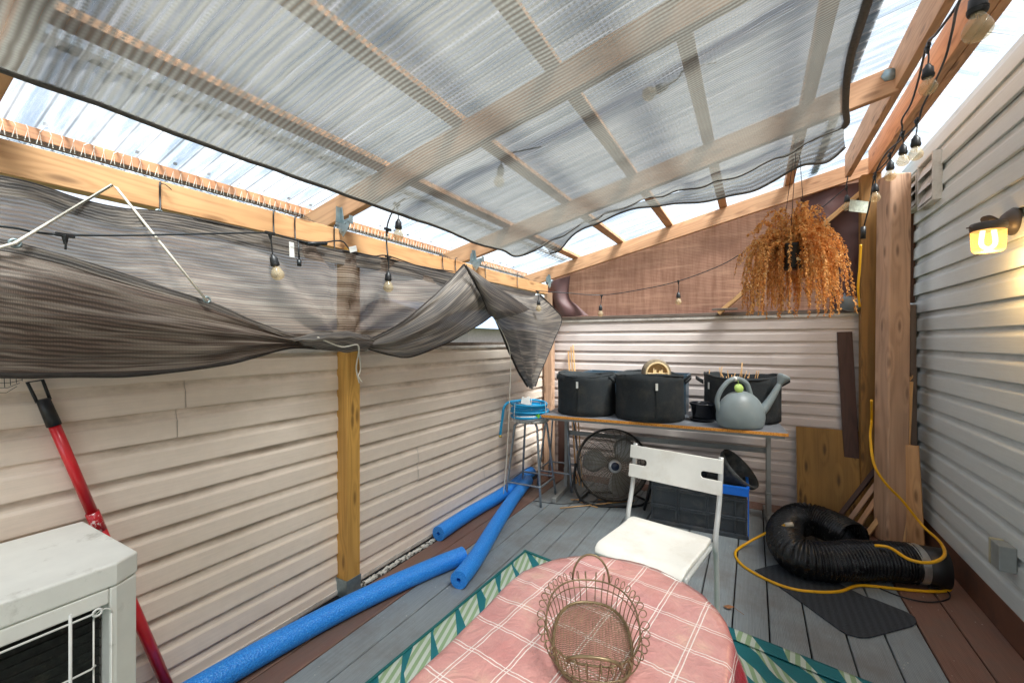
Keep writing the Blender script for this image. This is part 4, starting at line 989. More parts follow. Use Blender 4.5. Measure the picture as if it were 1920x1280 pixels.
# ---- tote behind the bags
to = thing('storage_tote', 'slate blue ribbed plastic tote behind the two left grow bags', 'storage box', (-.98, 4.13, DZ + .001), .03)
mb = MB(); W2, D2, Ht = .46, .135, .345
for z0, z1, e in ((0, .31, 0), (.31, Ht, .014)):
    mb.box((0, -D2 - e + .004, (z0 + z1) / 2), (2 * W2 + 2 * e, .008, z1 - z0)); mb.box((0, D2 + e - .004, (z0 + z1) / 2), (2 * W2 + 2 * e, .008, z1 - z0))
    mb.box((-W2 - e + .004, 0, (z0 + z1) / 2), (.008, 2 * D2 + 2 * e - .018, z1 - z0)); mb.box((W2 + e - .004, 0, (z0 + z1) / 2), (.008, 2 * D2 + 2 * e - .018, z1 - z0))
mb.box((0, 0, .006), (2 * W2 - .02, 2 * D2 - .02, .008))
for k in range(5): mb.box((0, -D2 - .003, .05 + k * .055), (2 * W2 - .03, .006, .006))
mb.build('tote_body', M['tote'], to, bevel=.002)
# ---- log slice with little shelves
lc = AD(1230, 699, 3.72); lg = thing('log_shelf', 'round hollow log slice with tiny shelves behind the widest grow bag', 'ornament', tuple(lc), R_(26))
bark = plain('bark', (120, 106, 86), .9, var=.4, sc=30, bmp=.6); inw = plain('pale_inner_wood', (206, 180, 136), .7)
Mx = Matrix.Rotation(pi / 2, 4, 'X')
mb = MB(); mb.lathe([(.098, -.05), (.116, -.045), (.12, 0), (.117, .045), (.10, .05)], Mx, 36); mb.build('bark', bark, lg)
mb = MB(); mb.lathe([(.1, -.049), (.1, .050), (.086, .052), (.084, -.02), (0, -.02)], Mx, 36, smooth=False); mb.build('inner_ring', inw, lg)
mb = MB(); mb.box((0, -.03, .0), (.17, .05, .007)); mb.box((-.022, -.035, .016), (.028, .02, .026)); mb.box((-.03, -.035, .036), (.01, .018, .012)); mb.box((.03, -.035, .012), (.03, .02, .018)); mb.box((.04, -.035, .025), (.008, .015, .012)); mb.box((0, -.03, -.045), (.13, .05, .006)); mb.build('shelf', inw, lg)
m_ = MB(); m_.lathe([(0, 0), (.03, .002), (.052, .02), (.055, .035), (.04, .04), (0, .045)], None, 24); o = m_.build('glass_bowl', plain('mint_glass', (130, 190, 170), .15), None, loc=tuple(AD(1226, 722, 3.50))); tag(o, 'mint green glass dome peeking over the middle grow bag rim', 'bowl')
# ---- watering can
wc0 = V((-.085, 3.625, DZ + .001)); wc = thing('watering_can', 'grey green plastic watering can with round rose on the desk edge', 'watering can', tuple(wc0), R_(YAW)); wc.scale = (.93, .93, .93)
mb = MB(); prof = [(0, 0), (.145, .0), (.158, .006), (.168, .03), (.176, .08), (.172, .13), (.152, .19), (.115, .245), (.07, .278), (.03, .29), (0, .292)]
mb.lathe(prof, None, 40, sx=1.08, sy=.78); mb.build('body', M['green_g'], wc, subsurf=1)
mb = MB(); mb.tube(smooth_path([(.10, 0, .075), (.19, 0, .15), (.26, 0, .25), (.315, 0, .345)], 8), .046, 18, rfn=lambda t: 1.15 - .72 * t ** .6, up0=(0, 1, 0)); mb.build('spout', M['green_g'], wc)
ax = V((.5, 0, .86)).normalized(); bq = ax.orthogonal().normalized(); Mr = Matrix((bq, ax.cross(bq), ax)).transposed().to_4x4(); Mr.translation = V((.312, 0, .34))
mb = MB(); mb.lathe([(.018, -.01), (.024, .02), (.042, .055), (.047, .075), (.044, .085), (0, .09)], Mr, 24); mb.build('rose', M['green_g'], wc)
hp = smooth_path([(.085, 0, .24), (.07, 0, .30), (.045, 0, .355), (-.02, 0, .388), (-.09, 0, .372), (-.155, 0, .30), (-.185, 0, .225), (-.180, 0, .16), (-.150, 0, .06)], 8)
mb = MB(); mb.tube(hp, .019, 14, up0=(0, 1, 0)); mb.build('handle', M['green_g'], wc)
mb = MB(); mb.lathe([(0, -.002), (.036, -.002), (.036, .002), (0, .002)], Matrix.Translation((-.025, -.025, .315)) @ Matrix.Rotation(1.35, 4, 'X'), 24); mb.tube([(-.025, 0, .40), (-.03, -.022, .37), (-.025, -.025, .345)], .002, 5); mb.build('hang_tag', plain('lime_tag', (176, 206, 110), .5), wc)
mb = MB(); mb.tube(hp[26:29], .0205, 14, up0=(0, 1, 0)); mb.build('tie_band', M['label'], wc)
# ---- small black pot with saucer
pc = dkp(1.29, .27); sp_ = thing('plant_pot', 'small glossy black plant pot on a saucer beside the watering can', 'plant pot', tuple(pc + V((0, 0, .001))))
gl = plain('glossy_black', (24, 27, 34), .18, var=.3)
mb = MB(); mb.lathe([(0, 0), (.085, 0), (.098, .02), (.1, .022), (.092, .022), (.085, .008), (0, .008)], None, 32); mb.build('saucer', gl, sp_)
mb = MB(); mb.lathe([(0, .01), (.07, .01), (.078, .03), (.088, .12), (.098, .13), (.1, .142), (.094, .146), (.088, .138), (.08, .08), (0, .08)], None, 32); mb.build('pot', gl, sp_)
# crumpled plastic scraps on the desk
for k, (x, y, lb) in enumerate(((1.17, .33, 'crumpled clear plastic scrap left of the small black pot'), (1.72, .52, 'crumpled clear plastic scrap on the right end of the desk'), (1.10, .55, 'crumpled clear plastic film behind the widest grow bag'))):
    mb = MB(); vs = []; nn_ = 9
    for i in range(nn_):
        for j in range(nn_): vs.append(((i / 8 - .5) * .16, (j / 8 - .5) * .07, .012 + .022 * abs(fbm((i * .6, j * .7, k * 3.3)))))
    mb.add(vs, [(i * 9 + j, (i + 1) * 9 + j, (i + 1) * 9 + j + 1, i * 9 + j + 1) for i in range(8) for j in range(8)])
    o = mb.build('plastic_scrap', plain('crumpled_film', (190, 198, 204), .2), None, loc=tuple(dkp(x, y))); o.rotation_euler = (0, 0, .6 * k); tag(o, lb, 'scrap')

# ---- stools
def stool(c, zt, rz, label, rs=.165):
    t = thing('stool', label, 'stool', (c[0], c[1], 0), rz, 'tall steel stools in the back left corner')
    mb = MB(); mb.lathe([(0, zt - .03), (rs - .01, zt - .03), (rs, zt - .02), (rs, zt - .006), (rs - .008, zt), (0, zt)], None, 40); mb.build('seat', plain('worn_seat', (206, 204, 196), .5, dirt=(96, 84, 72), dsc=24, dlo=.52, dhi=.62), t)
    f, q = .175, .105
    for sx, sy in ((-1, -1), (1, -1), (1, 1), (-1, 1)):
        mb = MB(); mb.tube(smooth_path([(sx * f, sy * f, 0), (sx * (q + .012), sy * (q + .012), zt - .12), (sx * q, sy * q, zt - .055), (sx * (q - .03), sy * (q - .03), zt - .032)], 5), .0105, 10); mb.build('leg', M['steel'], t)
    zf = .17; e = f + (q - f) * zf / zt + .012
    P = []
    for sx, sy, a in ((-1, -1, pi), (1, -1, 1.5 * pi), (1, 1, 0), (-1, 1, .5 * pi)):
        for k in range(5): P.append((sx * (e - .03) + .03 * cos(a + k * pi / 8), sy * (e - .03) + .03 * sin(a + k * pi / 8), zf))
    mb = MB(); mb.tube(P, .009, 8, closed=True); mb.build('foot_ring', M['steel'], t)
    return t
stool((-1.79, 3.52), .735, .04, 'worn round seat steel stool holding the coiled blue hose')
stool((-1.70, 3.98), .70, .10, 'second steel stool tucked behind it under the desk corner')
# hose
hc = V((-1.795, 3.50, .736)); hs_ = thing('garden_hose', 'coiled bright blue garden hose lying on the stool', 'hose', tuple(hc))
P = []; turns = 6.2
for k in range(int(turns * 28)):
    a = 2 * pi * k / 28; tr_ = k / 28; r = .155 + .015 * sin(tr_ * 2.4 + 1) + .006 * sin(a * 2 + tr_); P.append(V((r * cos(a + 1.1), r * sin(a + 1.1), .014 + .021 * tr_ + .004 * sin(a + tr_ * 2))))
e = P[-1]; w = [AD(948, 758, 3.75) - hc, AD(941, 790, 3.74) - hc, AD(938, 815, 3.74) - hc]
P += smooth_path([e, (e + w[0]) / 2 + V((0, 0, .012)), w[0], w[1], w[2]], 6)[1:]
mb = MB(); mb.tube(P, .0115, 10); mb.build('tubing', M['hose'], hs_)
mb = MB(); mb.tube([w[2], w[2] + V((0, 0, -.022))], .013, 10); mb.build('coupling', M['brass'], hs_)
mb = MB()
for a in (-1.9, -.2, 1.9): mb.tube([V((r * cos(a), r * sin(a), z)) for r, z in ((.12, .0), (.185, .0), (.188, .07), (.18, .155), (.13, .16), (.12, .0))], .0025, 5)
mb.build('tie', M['rope'], hs_)
mb = MB(); mb.prism([(-.05, -.08, .14), (.06, -.09, .13), (.02, -.05, .21), (-.01, -.06, .19), (-.045, -.06, .20)], None, (.0, .004, .0)); mb.build('card_tag', M['label'], hs_)
mb = MB(); mb.box((.13, -.09, .045), (.03, .03, .04)); mb.build('lime_clip', plain('lime_clip', (120, 210, 60), .4), hs_, bevel=.005)
# thin sticks and stakes in the corner
for k, (a, b, w, lb) in enumerate((((-1.72, 4.40, 1.40), (-1.47, 4.02, 0), .012, 'thin wooden stake leaning in the back corner nearest the desk leg'), ((-1.75, 4.41, 1.38), (-1.515, 4.05, 0), .012, 'thin wooden stake leaning in the back corner, middle one'), ((-1.78, 4.41, 1.33), (-1.56, 4.08, 0), .014, 'thin wooden stake leaning in the back corner nearest the fence'))):
    lone('stake', a, b, w, w, M['stud'], lb, 'stake', 'thin stakes leaning in the back corner', up=(0, 1, 0), bevel=.001)
lone('plank', (-1.84, 4.40, .8), (-1.84, 4.40, 0), .11, .02, M['brownwood'], 'short reddish plank standing in the corner under the desk end', 'board', up=(0, 1, 0))

# ---- fan
fc = V((-1.105, 3.80, 0)); nrm = V((.46, -.89, 0)).normalized()
fz = math.atan2(nrm.y, nrm.x) + pi / 2   # local -Y is the fan's front
fan = thing('floor_fan', 'round black floor fan with silver hub under the desk', 'fan', tuple(fc), fz)
Rf = .312; cz = Rf + .018
Mf = Matrix.Translation((0, 0, cz)) @ Matrix.Rotation(R_(-8), 4, 'X') @ Matrix.Rotation(pi / 2, 4, 'X')   # local z -> -Y
mb = MB()
for q in range(23):
    r = .05 + (Rf - .05) * q / 22; dz = .085 * (1 - (r / Rf) ** 3) + .02
    mb.tube([Mf @ V((r * cos(2 * pi * k / 48), r * sin(2 * pi * k / 48), dz)) for k in range(48)], .0029, 3, closed=True, smooth=False)
for q in range(30):
    a = 2 * pi * q / 30; mb.tube([Mf @ V((r * cos(a + (r - .05) * 1.2), r * sin(a + (r - .05) * 1.2), .085 * (1 - (r / Rf) ** 3) + .018)) for r in (.05, .12, .19, .25, .29, Rf)], .0032, 3, smooth=False)
mb.build('guard', plain('dusty_wire', (120, 114, 104), .5), fan)
mb = MB()
for q in range(14):
    r = .06 + (Rf - .06) * q / 13; mb.tube([Mf @ V((r * cos(2 * pi * k / 40), r * sin(2 * pi * k / 40), -.09 - .02 * (1 - r / Rf))) for k in range(40)], .0013, 3, closed=True, smooth=False)
mb.build('rear_guard', M['blackp'], fan)
mb = MB(); mb.lathe([(Rf - .004, -.10), (Rf + .006, -.10), (Rf + .008, .02), (Rf - .004, .022), (Rf - .006, -.09)], Mf, 64)
mb.lathe([(Rf - .004, -.10), (Rf - .006, .0)], Mf, 64); mb.build('drum', M['blackp'], fan)
mb = MB(); mb.lathe([(0, .118), (.034, .116), (.037, .110)], Mf, 24); mb.build('badge', plain('navy_badge', (28, 44, 70), .3), fan)
mb = MB(); mb.lathe([(.036, .112), (.054, .108), (.059, .098), (.056, .09)], Mf, 32); mb.build('hub_ring', plain('silver_ring', (190, 192, 194), .35, .4), fan)
bl = plain('fan_blade', (176, 176, 172), .35, .5, .2, 10, dirt=(90, 86, 80))
for q in range(3):
    mb = MB(); vs = []; a0 = 2 * pi * q / 3 - 1.25
    for i in range(9):
        r = .05 + .22 * i / 8
        for j in range(7):
            wd = (.35 + 1.15 * sin(pi * min(1, i / 8 * .85 + .1))) * .42; a = a0 + (j / 6 - .5) * 2 * wd; vs.append(Mf @ V((r * cos(a), r * sin(a), .035 - .05 * (j / 6))))
    mb.add(vs, [(i * 7 + j, (i + 1) * 7 + j, (i + 1) * 7 + j + 1, i * 7 + j + 1) for i in range(8) for j in range(6)], True); mb.build('blade', bl, fan, solid=.002)
mb = MB(); mb.lathe([(0, .02), (.045, .02), (.06, -.02), (.06, -.13), (0, -.13)], Mf, 24); mb.build('motor', M['blackp'], fan)
mb = MB(); mb.tube(smooth_path([(-.33, .03, cz), (-.34, .02, .12), (-.25, -.10, .016), (0, -.15, .014), (.25, -.10, .016), (.34, .02, .12), (.33, .03, cz)], 8), .011, 8); mb.tube([(-.2, .18, .014), (.2, .18, .014)], .011, 8); mb.tube([(-.3, -.04, .02), (-.2, .18, .014)], .01, 8); mb.tube([(.3, -.04, .02), (.2, .18, .014)], .01, 8); mb.build('stand', M['blackp'], fan)
mb = MB(); mb.tube(smooth_path([AD(1085, 905, 4.1), AD(1078, 880, 4.1), AD(1090, 856, 4.1), AD(1105, 852, 4.05), AD(1112, 870, 4.1)], 6), .0035, 6); mb.tube(smooth_path([G(1000, 938, .005), G(1050, 944, .005), G(1110, 940, .006), G(1180, 952, .005), G(1235, 935, .006)], 6), .003, 6)
o = mb.build('cord', M['cable']); tag(o, 'thin black fan cord trailing over the deck under the desk', 'cord')
# ---- debris, bamboo stick
mb = MB(); mb.tube([G(1050, 952, .01), G(1190, 938, .012)], .005, 6); o = mb.build('bamboo_stick', M['stud']); tag(o, 'thin bamboo stick lying on the deck before the fan', 'stick')
for k in range(5):
    p = G(1070 + k * 17, 936 + (k % 3) * 5, .004); a = random.uniform(-.5, .5)
    lone('wood_chip', p, p + V((.09 * cos(a), .09 * sin(a), .003)), .014, .006, M['stud'], 'splinter of wood on the deck by the fan', 'splinter', 'splinters of wood by the fan', bevel=.0008)

# ---- crate, with a round pot thrown in
cr = thing('storage_crate', 'black ribbed plastic crate with blue corner trim under the desk', 'crate', (-.715, 3.535, 0), math.atan2(.026, .66))
mb = MB(); W, Dp, Hh = .675, .40, .375
for (cx, cy_, w_, d_) in ((W / 2, .008, W, .016), (W / 2, Dp - .008, W, .016), (.008, Dp / 2, .016, Dp - .033), (W - .008, Dp / 2, .016, Dp - .033)):
    mb.box((cx, cy_, Hh / 2 + .01), (w_, d_, Hh - .02))
mb.box((W / 2, Dp / 2, .02), (W - .04, Dp - .04, .01))
mb.build('crate_body', M['darkbl'], cr, bevel=.002)
mb = MB()
for z in (.012, .13, .145, .27, .285, .36): mb.box((W / 2, -.008, z), (W + .004, .016, .012))
for x in (.008, .19, .205, .40, .415, .60, W - .008): mb.box((x, -.007, Hh / 2), (.011, .014, Hh - .01))
mb.box((W / 2, -.016, .014), (W + .02, .03, .028))
mb.build('ribs', M['darkbl'], cr, bevel=.002)
mb = MB(); mb.box((W - .17, -.012, Hh - .03), (.35, .03, .062)); mb.box((W + .008, -.008, Hh / 2), (.008, .02, Hh)); mb.box((W + .006, Dp / 2, Hh - .01), (.02, Dp, .03)); mb.build('blue_trim', M['blue'], cr, bevel=.002)
pm = Matrix.Translation(AD(1366, 893, 3.33)) @ Matrix.Rotation(R_(YAW), 4, 'Z') @ Matrix.Rotation(R_(38), 4, 'Y') @ Matrix.Rotation(R_(28), 4, 'X') 
mb = MB(); mb.lathe([(0, -.135), (.09, -.135), (.10, -.12), (.155, .085), (.168, .09), (.17, .12), (.158, .122), (.145, .08), (.09, -.11), (0, -.11)], None, 48)
o = mb.build('plant_pot', plain('charcoal_pot', (62, 66, 68), .6, var=.2, sc=20, dirt=(110, 106, 98), dsc=10, bmp=.1)); o.matrix_basis = pm; tag(o, 'large charcoal plastic pot tipped over inside the crate', 'plant pot')
m_ = MB(); m_.tube([G(1208, 955, .012), AD(1220, 905, 3.55)], .012, 8); m_.tube([AD(1220, 905, 3.55), AD(1223, 880, 3.56)], .005, 6); o = m_.build('hand_tool', M['blackp']); tag(o, 'black handled hand tool standing between fan and crate', 'tool')

# ---- plywood and timbers
lone('plywood_sheet', (.598, 4.26, .0), (.598, 4.385, .715), .56, .012, M['ply'], 'square plywood sheet leaning on the back fence right of the desk', 'plywood', up=(0, 1, 0), bevel=.001)
lone('plank', (.705, 4.33, .1), (.655, 4.425, 1.52), .10, .03, M['brownwood'], 'dark brown painted plank upright behind the plywood sheet', 'board', up=(0, 1, 0))
# big pale leaning timber with its corner towards us
tb = board('timber', (.862, 4.03, .0), (.90, 4.12, 2.66), .142, .142, M['post_p'], None, up=(.35, 1, 0), bevel=.012)
tb.matrix_basis = tb.matrix_basis @ Matrix.Rotation(R_(42), 4, 'X'); tag(tb, 'thick pale beam standing on end in the right corner before the olive post', 'timber')
lone('plank', (1.05, 4.30, 0), (1.05, 4.34, 1.72), .035, .09, M['old'], 'dark weathered plank standing against the house wall corner', 'board', up=(0, 1, 0))
lone('plank', (1.062, 4.385, 1.74), (1.062, 4.385, 2.70), .03, .06, M['brownwood'], 'dark brown upper trim strip beside the thick pale beam', 'board', up=(0, 1, 0))
lone('plank', AD(1688, 1020, 3.03) , AD(1703, 715, 3.12), .055, .04, M['stud'], 'narrow plank with splintered top leaning on the thick pale beam', 'board', up=(.3, 1, 0))
m_ = MB()
for k in range(9): p = AD(1697 + k * 1.6, 713 - 2 * (k % 3), 3.115 - .004 * (k % 2)); m_.bar(p, p + V((.002 * (k % 3), 0, random.uniform(.012, .03))), .006, .01, up=(0, 1, 0))
tag(m_.build('splinters', M['stud']), 'splintered pale tip of the narrow plank', 'splinter')
lone('plank', AD(1716, 1035, 2.98), AD(1704, 834, 3.02), .105, .028, M['beam'], 'short clean pine board leaning at the front of the timber pile', 'board', up=(.45, 1, 0))
diag = [((1560, 985, 3.36), (1648, 872, 3.30), .05, M['brownwood'], 'dark brown plank, topmost of the slanting boards beside the duct'),
        ((1575, 1000, 3.28), (1648, 900, 3.24), .04, M['post_p'], 'slanting pinkish board just under the dark brown one'),
        ((1592, 1012, 3.22), (1650, 925, 3.18), .045, M['rafter'], 'slanting orange tinted board in the middle of the leaning boards'),
        ((1612, 1020, 3.16), (1652, 968, 3.14), .075, M['stud'], 'widest slanting board, lowest of the leaning boards'),
        ((1660, 960, 3.3), (1748, 880, 3.26), .05, M['rafter'], 'board end poking out to the right of the thick pale beam')]
for (a, b, w, m0, lb) in diag: lone('plank', AD(*a), AD(*b), .03, w, m0, lb, 'board', 'boards leaning behind the duct', up=(.5, 1, 0))

# ---- flexible duct
def duct():
    t = thing('flexible_duct', 'crumpled black flexible air duct curled on the deck in the right corner', 'duct', (.3, 3.3, 0))
    z = .118; pts = [G(1600, 1012, z + .01), G(1555, 985, z + .02), G(1510, 972, z + .02), G(1478, 985, z), G(1474, 1015, z - .003), G(1497, 1042, z - .003), G(1545, 1052, z - .005), G(1610, 1050, z), G(1680, 1052, z), G(1712, 1055, z)]
    P = smooth_path(pts, 60); o0 = V((.3, 3.3, 0)); P = [p - o0 for p in P]
    # arc length resample
    L = [0]
    for i in range(1, len(P)): L.append(L[-1] + (P[i] - P[i - 1]).length)
    n = int(L[-1] / .0028); Q = []; j = 0
    for k in range(n + 1):
        s = L[-1] * k / n
        while j < len(L) - 2 and L[j + 1] < s: j += 1
        Q.append(P[j].lerp(P[j + 1], (s - L[j]) / max(1e-9, L[j + 1] - L[j])))
    r = .108
    mb = MB(); mb.tube(Q, r, 36, cap=False, rfn=lambda t_: 1 + .06 * sin(2 * pi * t_ * L[-1] / .021) + .04 * fbm((t_ * 14, 0, 0)))
    for i, v in enumerate(mb.v):
        q = Q[min(i // 36, n)]; d = v - q; f = 1 + .03 * fbm((v.x * 11, v.y * 11, v.z * 11)) + .018 * fbm((v.x * 40, v.y * 40, v.z * 30))
        nv_ = q + d * f
        if nv_.z < .004: nv_.z = .004
        mb.v[i] = nv_
    mb.build('hose_body', M['duct'], t)
    a = G(1705, 1055, z) - o0; b = G(1722, 1056, z) - o0; c = G(1775, 1066, z) - o0
    mb = MB(); mb.tube([a, a.lerp(b, .5), b], r * 1.04, 32, cap=False); mb.build('tape_band', M['tape'], t)
    mb = MB(); mb.tube([b, (b + c) / 2, c], r * .99, 32, cap=True, rfn=lambda q: 1 + .02 * q); mb.build('sleeve', plain('black_sleeve', (30, 30, 30), .5, var=.3, sc=12, bmp=.3), t)
duct()
# black cord loop and yellow extension cord
mb = MB(); mb.tube(smooth_path([G(1640, 1098, .005), G(1690, 1118, .005), G(1740, 1128, .005), G(1778, 1122, .005), G(1776, 1108, .01), G(1740, 1100, .01)], 8), .0038, 6); o = mb.build('cord', M['cable']); tag(o, 'loop of thin black cord on the brown deck boards by the duct', 'cord')
yc = thing('power_cord', 'yellow extension cord looping from the olive post over the black duct', 'extension cord', (0, 0, 0))
z = .2
up_ = [AY(1634, 750, 4.0), AD(1634, 790, 3.22), AD(1632, 820, 3.0), AD(1639, 870, 2.93), AD(1660, 905, 2.90), AD(1692, 938, 2.90), AD(1730, 985, 2.86), AD(1762, 1015, 2.66), G(1771, 1040, .25), G(1745, 1054, .245), G(1705, 1048, .245), G(1668, 1026, .24), G(1640, 1022, .235)]
lo = [G(1472, 984, .235), G(1440, 997, .12), G(1400, 1018, .03), G(1379, 1035, .008), G(1390, 1057, .008), G(1430, 1082, .009), G(1480, 1102, .012), G(1530, 1109, .012), G(1575, 1108, .012), G(1612, 1097, .012), G(1680, 1103, .009), G(1740, 1108, .009), G(1778, 1106, .012), G(1781, 1095, .05)]
mb = MB(); mb.tube(smooth_path(up_, 10), .0085, 10); mb.tube(smooth_path(lo, 10), .0085, 10); mb.build('cable', M['yellow'], yc)
mb = MB(); p = G(1472, 984, .235); mb.tube([p, p + V((.045, .01, .012))], .016, 8); mb.build('plug', plain('clear_plug', (200, 190, 170), .3), yc)
mb = MB(); mb.tube(smooth_path([AD(1614, 458, 3.1), AD(1612, 500, 3.12), AD(1609, 540, 3.14), AD(1612, 575, 3.2)], 6), .008, 8); mb.build('cable', M['yellow'], yc)
# mat
mt = [(1415, 1069), (1440, 1062), (1465, 1057), (1500, 1058), (1620, 1118), (1640, 1124), (1700, 1148), (1716, 1158), (1719, 1168), (1712, 1174), (1660, 1188), (1630, 1196), (1612, 1196), (1588, 1190), (1575, 1182), (1500, 1128), (1430, 1078)]
mb = MB(); mb.prism([G(x, y, .002) for x, y in mt], None, (0, 0, .006))
m, n, l, b = nm('ribbed_mat'); w = tex(n, l, 'wave', scale=(1, 1, 1), sc=9, detail=1, dist=.6); s = tex(n, l, sc=120, detail=4); k = ramp(n, l, tex(n, l, 'voronoi', sc=26), [(0, (1, 1, 1)), (.05, (0, 0, 0))])
c = ramp(n, l, math_(n, l, 'ADD', math_(n, l, 'MULTIPLY', w, .2), math_(n, l, 'MULTIPLY', s, .8)), [(.3, lin((34, 38, 44))), (.75, lin((60, 66, 72)))]); l.new(mixc(n, l, k, c, lin((170, 170, 165))), b.inputs['Base Color']); b.inputs['Roughness'].default_value = .8; bump(n, l, s, b, .6, .003)
o = mb.build('floor_mat', m, bevel=.002); tag(o, 'charcoal ribbed stair mat lying under the yellow cord and duct', 'mat')
# fallen leaf
mb = MB(); p = G(1356, 1135, .008); mb.add([p + V(q) for q in ((0, 0, 0), (.025, .012, .008), (.055, .0, .012), (.03, -.018, .002), (.01, -.016, .004))], [(0, 1, 2, 3, 4)]); mb.tube([p + V((.05, 0, .008)), p + V((.10, -.03, 0))], .0015, 4); o = mb.build('fallen_leaf', plain('dry_leaf', (150, 104, 70), .8)); tag(o, 'single dry brown leaf on the deck beside the tablecloth', 'leaf')

# ---- wall things
def louvre(px0, py0, px1, py1, x, label, open_=False):
    a, b = AX(px0, py0, x), AX(px1, py1, x); yc_, zc = (a.y + b.y) / 2, (a.z + b.z) / 2; w, h = abs(a.y - b.y), abs(a.z - b.z)
    t = thing('wall_vent', label, 'vent', (x, yc_, zc), 0, 'louvred vents high on the house wall')
    mb = MB()
    for s in (-1, 1): mb.box((-.02, s * (w / 2 - .008), 0), (.05, .016, h)); mb.box((-.02, 0, s * (h / 2 - .008)), (.05, w - .033, .016))
    mb.build('vent_frame', M['ventw'], t, bevel=.002)
    for k in range(3):
        mb = MB(); z = h / 2 - .03 - k * (h - .04) / 3; dz = (h - .04) / 3
        mb.prism([(-.035 - (.03 if open_ and k == 1 else 0.018), -w / 2 + .018, z - dz + .006), (-.022, -w / 2 + .018, z), (-.018, -w / 2 + .018, z), (-.031 - (.03 if open_ and k == 1 else .018), -w / 2 + .018, z - dz + .006)], None, (0, w - .036, 0)); mb.build('flap', M['ventw'], t)
    mb = MB(); mb.box((-.004, 0, 0), (.006, w - .033, h - .033)); mb.build('duct_mouth', M['blackp'] if open_ else M['ventw'], t)
M['ventw'] = plain('vent_plastic', (200, 202, 200), .5, dirt=(120, 116, 108))
louvre(1736, 310, 1766, 372, WR - .022, 'square grey louvred vent nearer the lamp high on the house wall')
louvre(1713, 340, 1733, 385, WR - .022, 'square grey louvred vent nearer the corner with flaps ajar', True)
# outlet box
ob = thing('outlet_box', 'grey weatherproof outlet box low on the house wall', 'outlet', (WR - .02, 2.93, .42))
mb = MB(); mb.box((-.03, 0, 0), (.06, .085, .12)); mb.build('box', plain('outlet_grey', (140, 146, 144), .5), ob, bevel=.004)
mb = MB(); mb.box((-.035, .055, .0), (.05, .02, .125)); mb.build('cover', plain('outlet_cover', (170, 166, 140), .5, dirt=(120, 112, 90)), ob, bevel=.004)
mb = MB(); mb.box((-.035, .067, .02), (.02, .004, .03)); mb.box((-.035, .067, -.03), (.02, .004, .03)); mb.build('socket', M['blackp'], ob)
# lamp
lp = AX(1904, 415, WR - .02); wl_ = thing('wall_lamp', 'lit wall lamp with ribbed glass jar and dark bracket on the house wall', 'wall lamp', tuple(lp))
dkb = plain('bronze_paint', (78, 72, 68), .45, .2)
Mw = Matrix.Rotation(-pi / 2, 4, 'Y')
mb = MB(); mb.lathe([(0, .0), (.062, .0), (.064, .012), (.05, .03), (.035, .045), (0, .05)], Mw, 28); mb.tube(smooth_path([(-.035, 0, -.02), (-.07, -.01, .005), (-.10, -.035, .018), (-.12, -.05, .012)], 6), .016, 12); mb.build('wall_plate', dkb, wl_)
jc = AD(1853, 445, 1.93) - lp; cx_, cy__ = jc.x, jc.y
mb = MB(); mb.lathe([(0, .075), (.074, .072), (.08, .066), (.08, .048), (.077, .034), (0, .034)], Matrix.Translation((cx_, cy__, jc.z)) @ Matrix.Diagonal((.76, .76, .9, 1)), 32); mb.tube([(cx_ - .055, cy__ - .01, jc.z + .048), (cx_ - .075, cy__ - .012, jc.z + .048)], .003, 6); mb.build('cap', dkb, wl_)
def glassm(name, tintc, tr_, em=None, es=0):
    m, n, l, b = nm(name); out = n['Material Output']; b.inputs['Base Color'].default_value = tintc; b.inputs['Roughness'].default_value = .06
    if em: b.inputs['Emission Color'].default_value = em; b.inputs['Emission Strength'].default_value = es
    t = n.new('ShaderNodeBsdfTransparent'); t.inputs[0].default_value = tuple(.5 + .5 * x for x in tintc[:3]) + (1,)
    mx = n.new('ShaderNodeMixShader'); mx.inputs[0].default_value = tr_; l.new(b.outputs[0], mx.inputs[1]); l.new(t.outputs[0], mx.inputs[2]); l.new(mx.outputs[0], out.inputs['Surface']); return m
jar = glassm('lit_amber_glass', (1, .72, .3, 1), .45, (1, .50, .12, 1), .16)
prof = []
for k in range(34):
    z = .034 - .105 * k / 33; prof.append((.073 + .0022 * (1 if k % 3 else -1) - .006 * (k / 33) ** 3, z))
prof += [(.06, -.078), (0, -.08)]
mb = MB(); mb.lathe(prof, Matrix.Translation((cx_, cy__, jc.z)) @ Matrix.Diagonal((.76, .76, .85, 1)), 40); mb.build('glass_jar', jar, wl_)
m, n, l, b = nm('lamp_glow'); e_ = n.new('ShaderNodeEmission'); e_.inputs[0].default_value = (1, .66, .28, 1); e_.inputs[1].default_value = 2.2; l.new(e_.outputs[0], n['Material Output'].inputs['Surface'])
mb = MB(); mb.tube(smooth_path([(cx_ - .018, cy__, jc.z + .03), (cx_ - .022, cy__, jc.z - .03), (cx_, cy__, jc.z - .05), (cx_ + .022, cy__, jc.z - .03), (cx_ + .018, cy__, jc.z + .03)], 6), .009, 10); mb.build('glow_tube', m, wl_)
pl_d = bpy.data.lights.new('lamp_light', 'POINT'); pl_d.energy = 1.1; pl_d.color = (1, .6, .22); pl_d.shadow_soft_size = .05; plo = bpy.data.objects.new('lamp_light', pl_d); col.objects.link(plo); plo.parent = wl_; plo.location = (cx_, cy__ - .0, jc.z - .11)

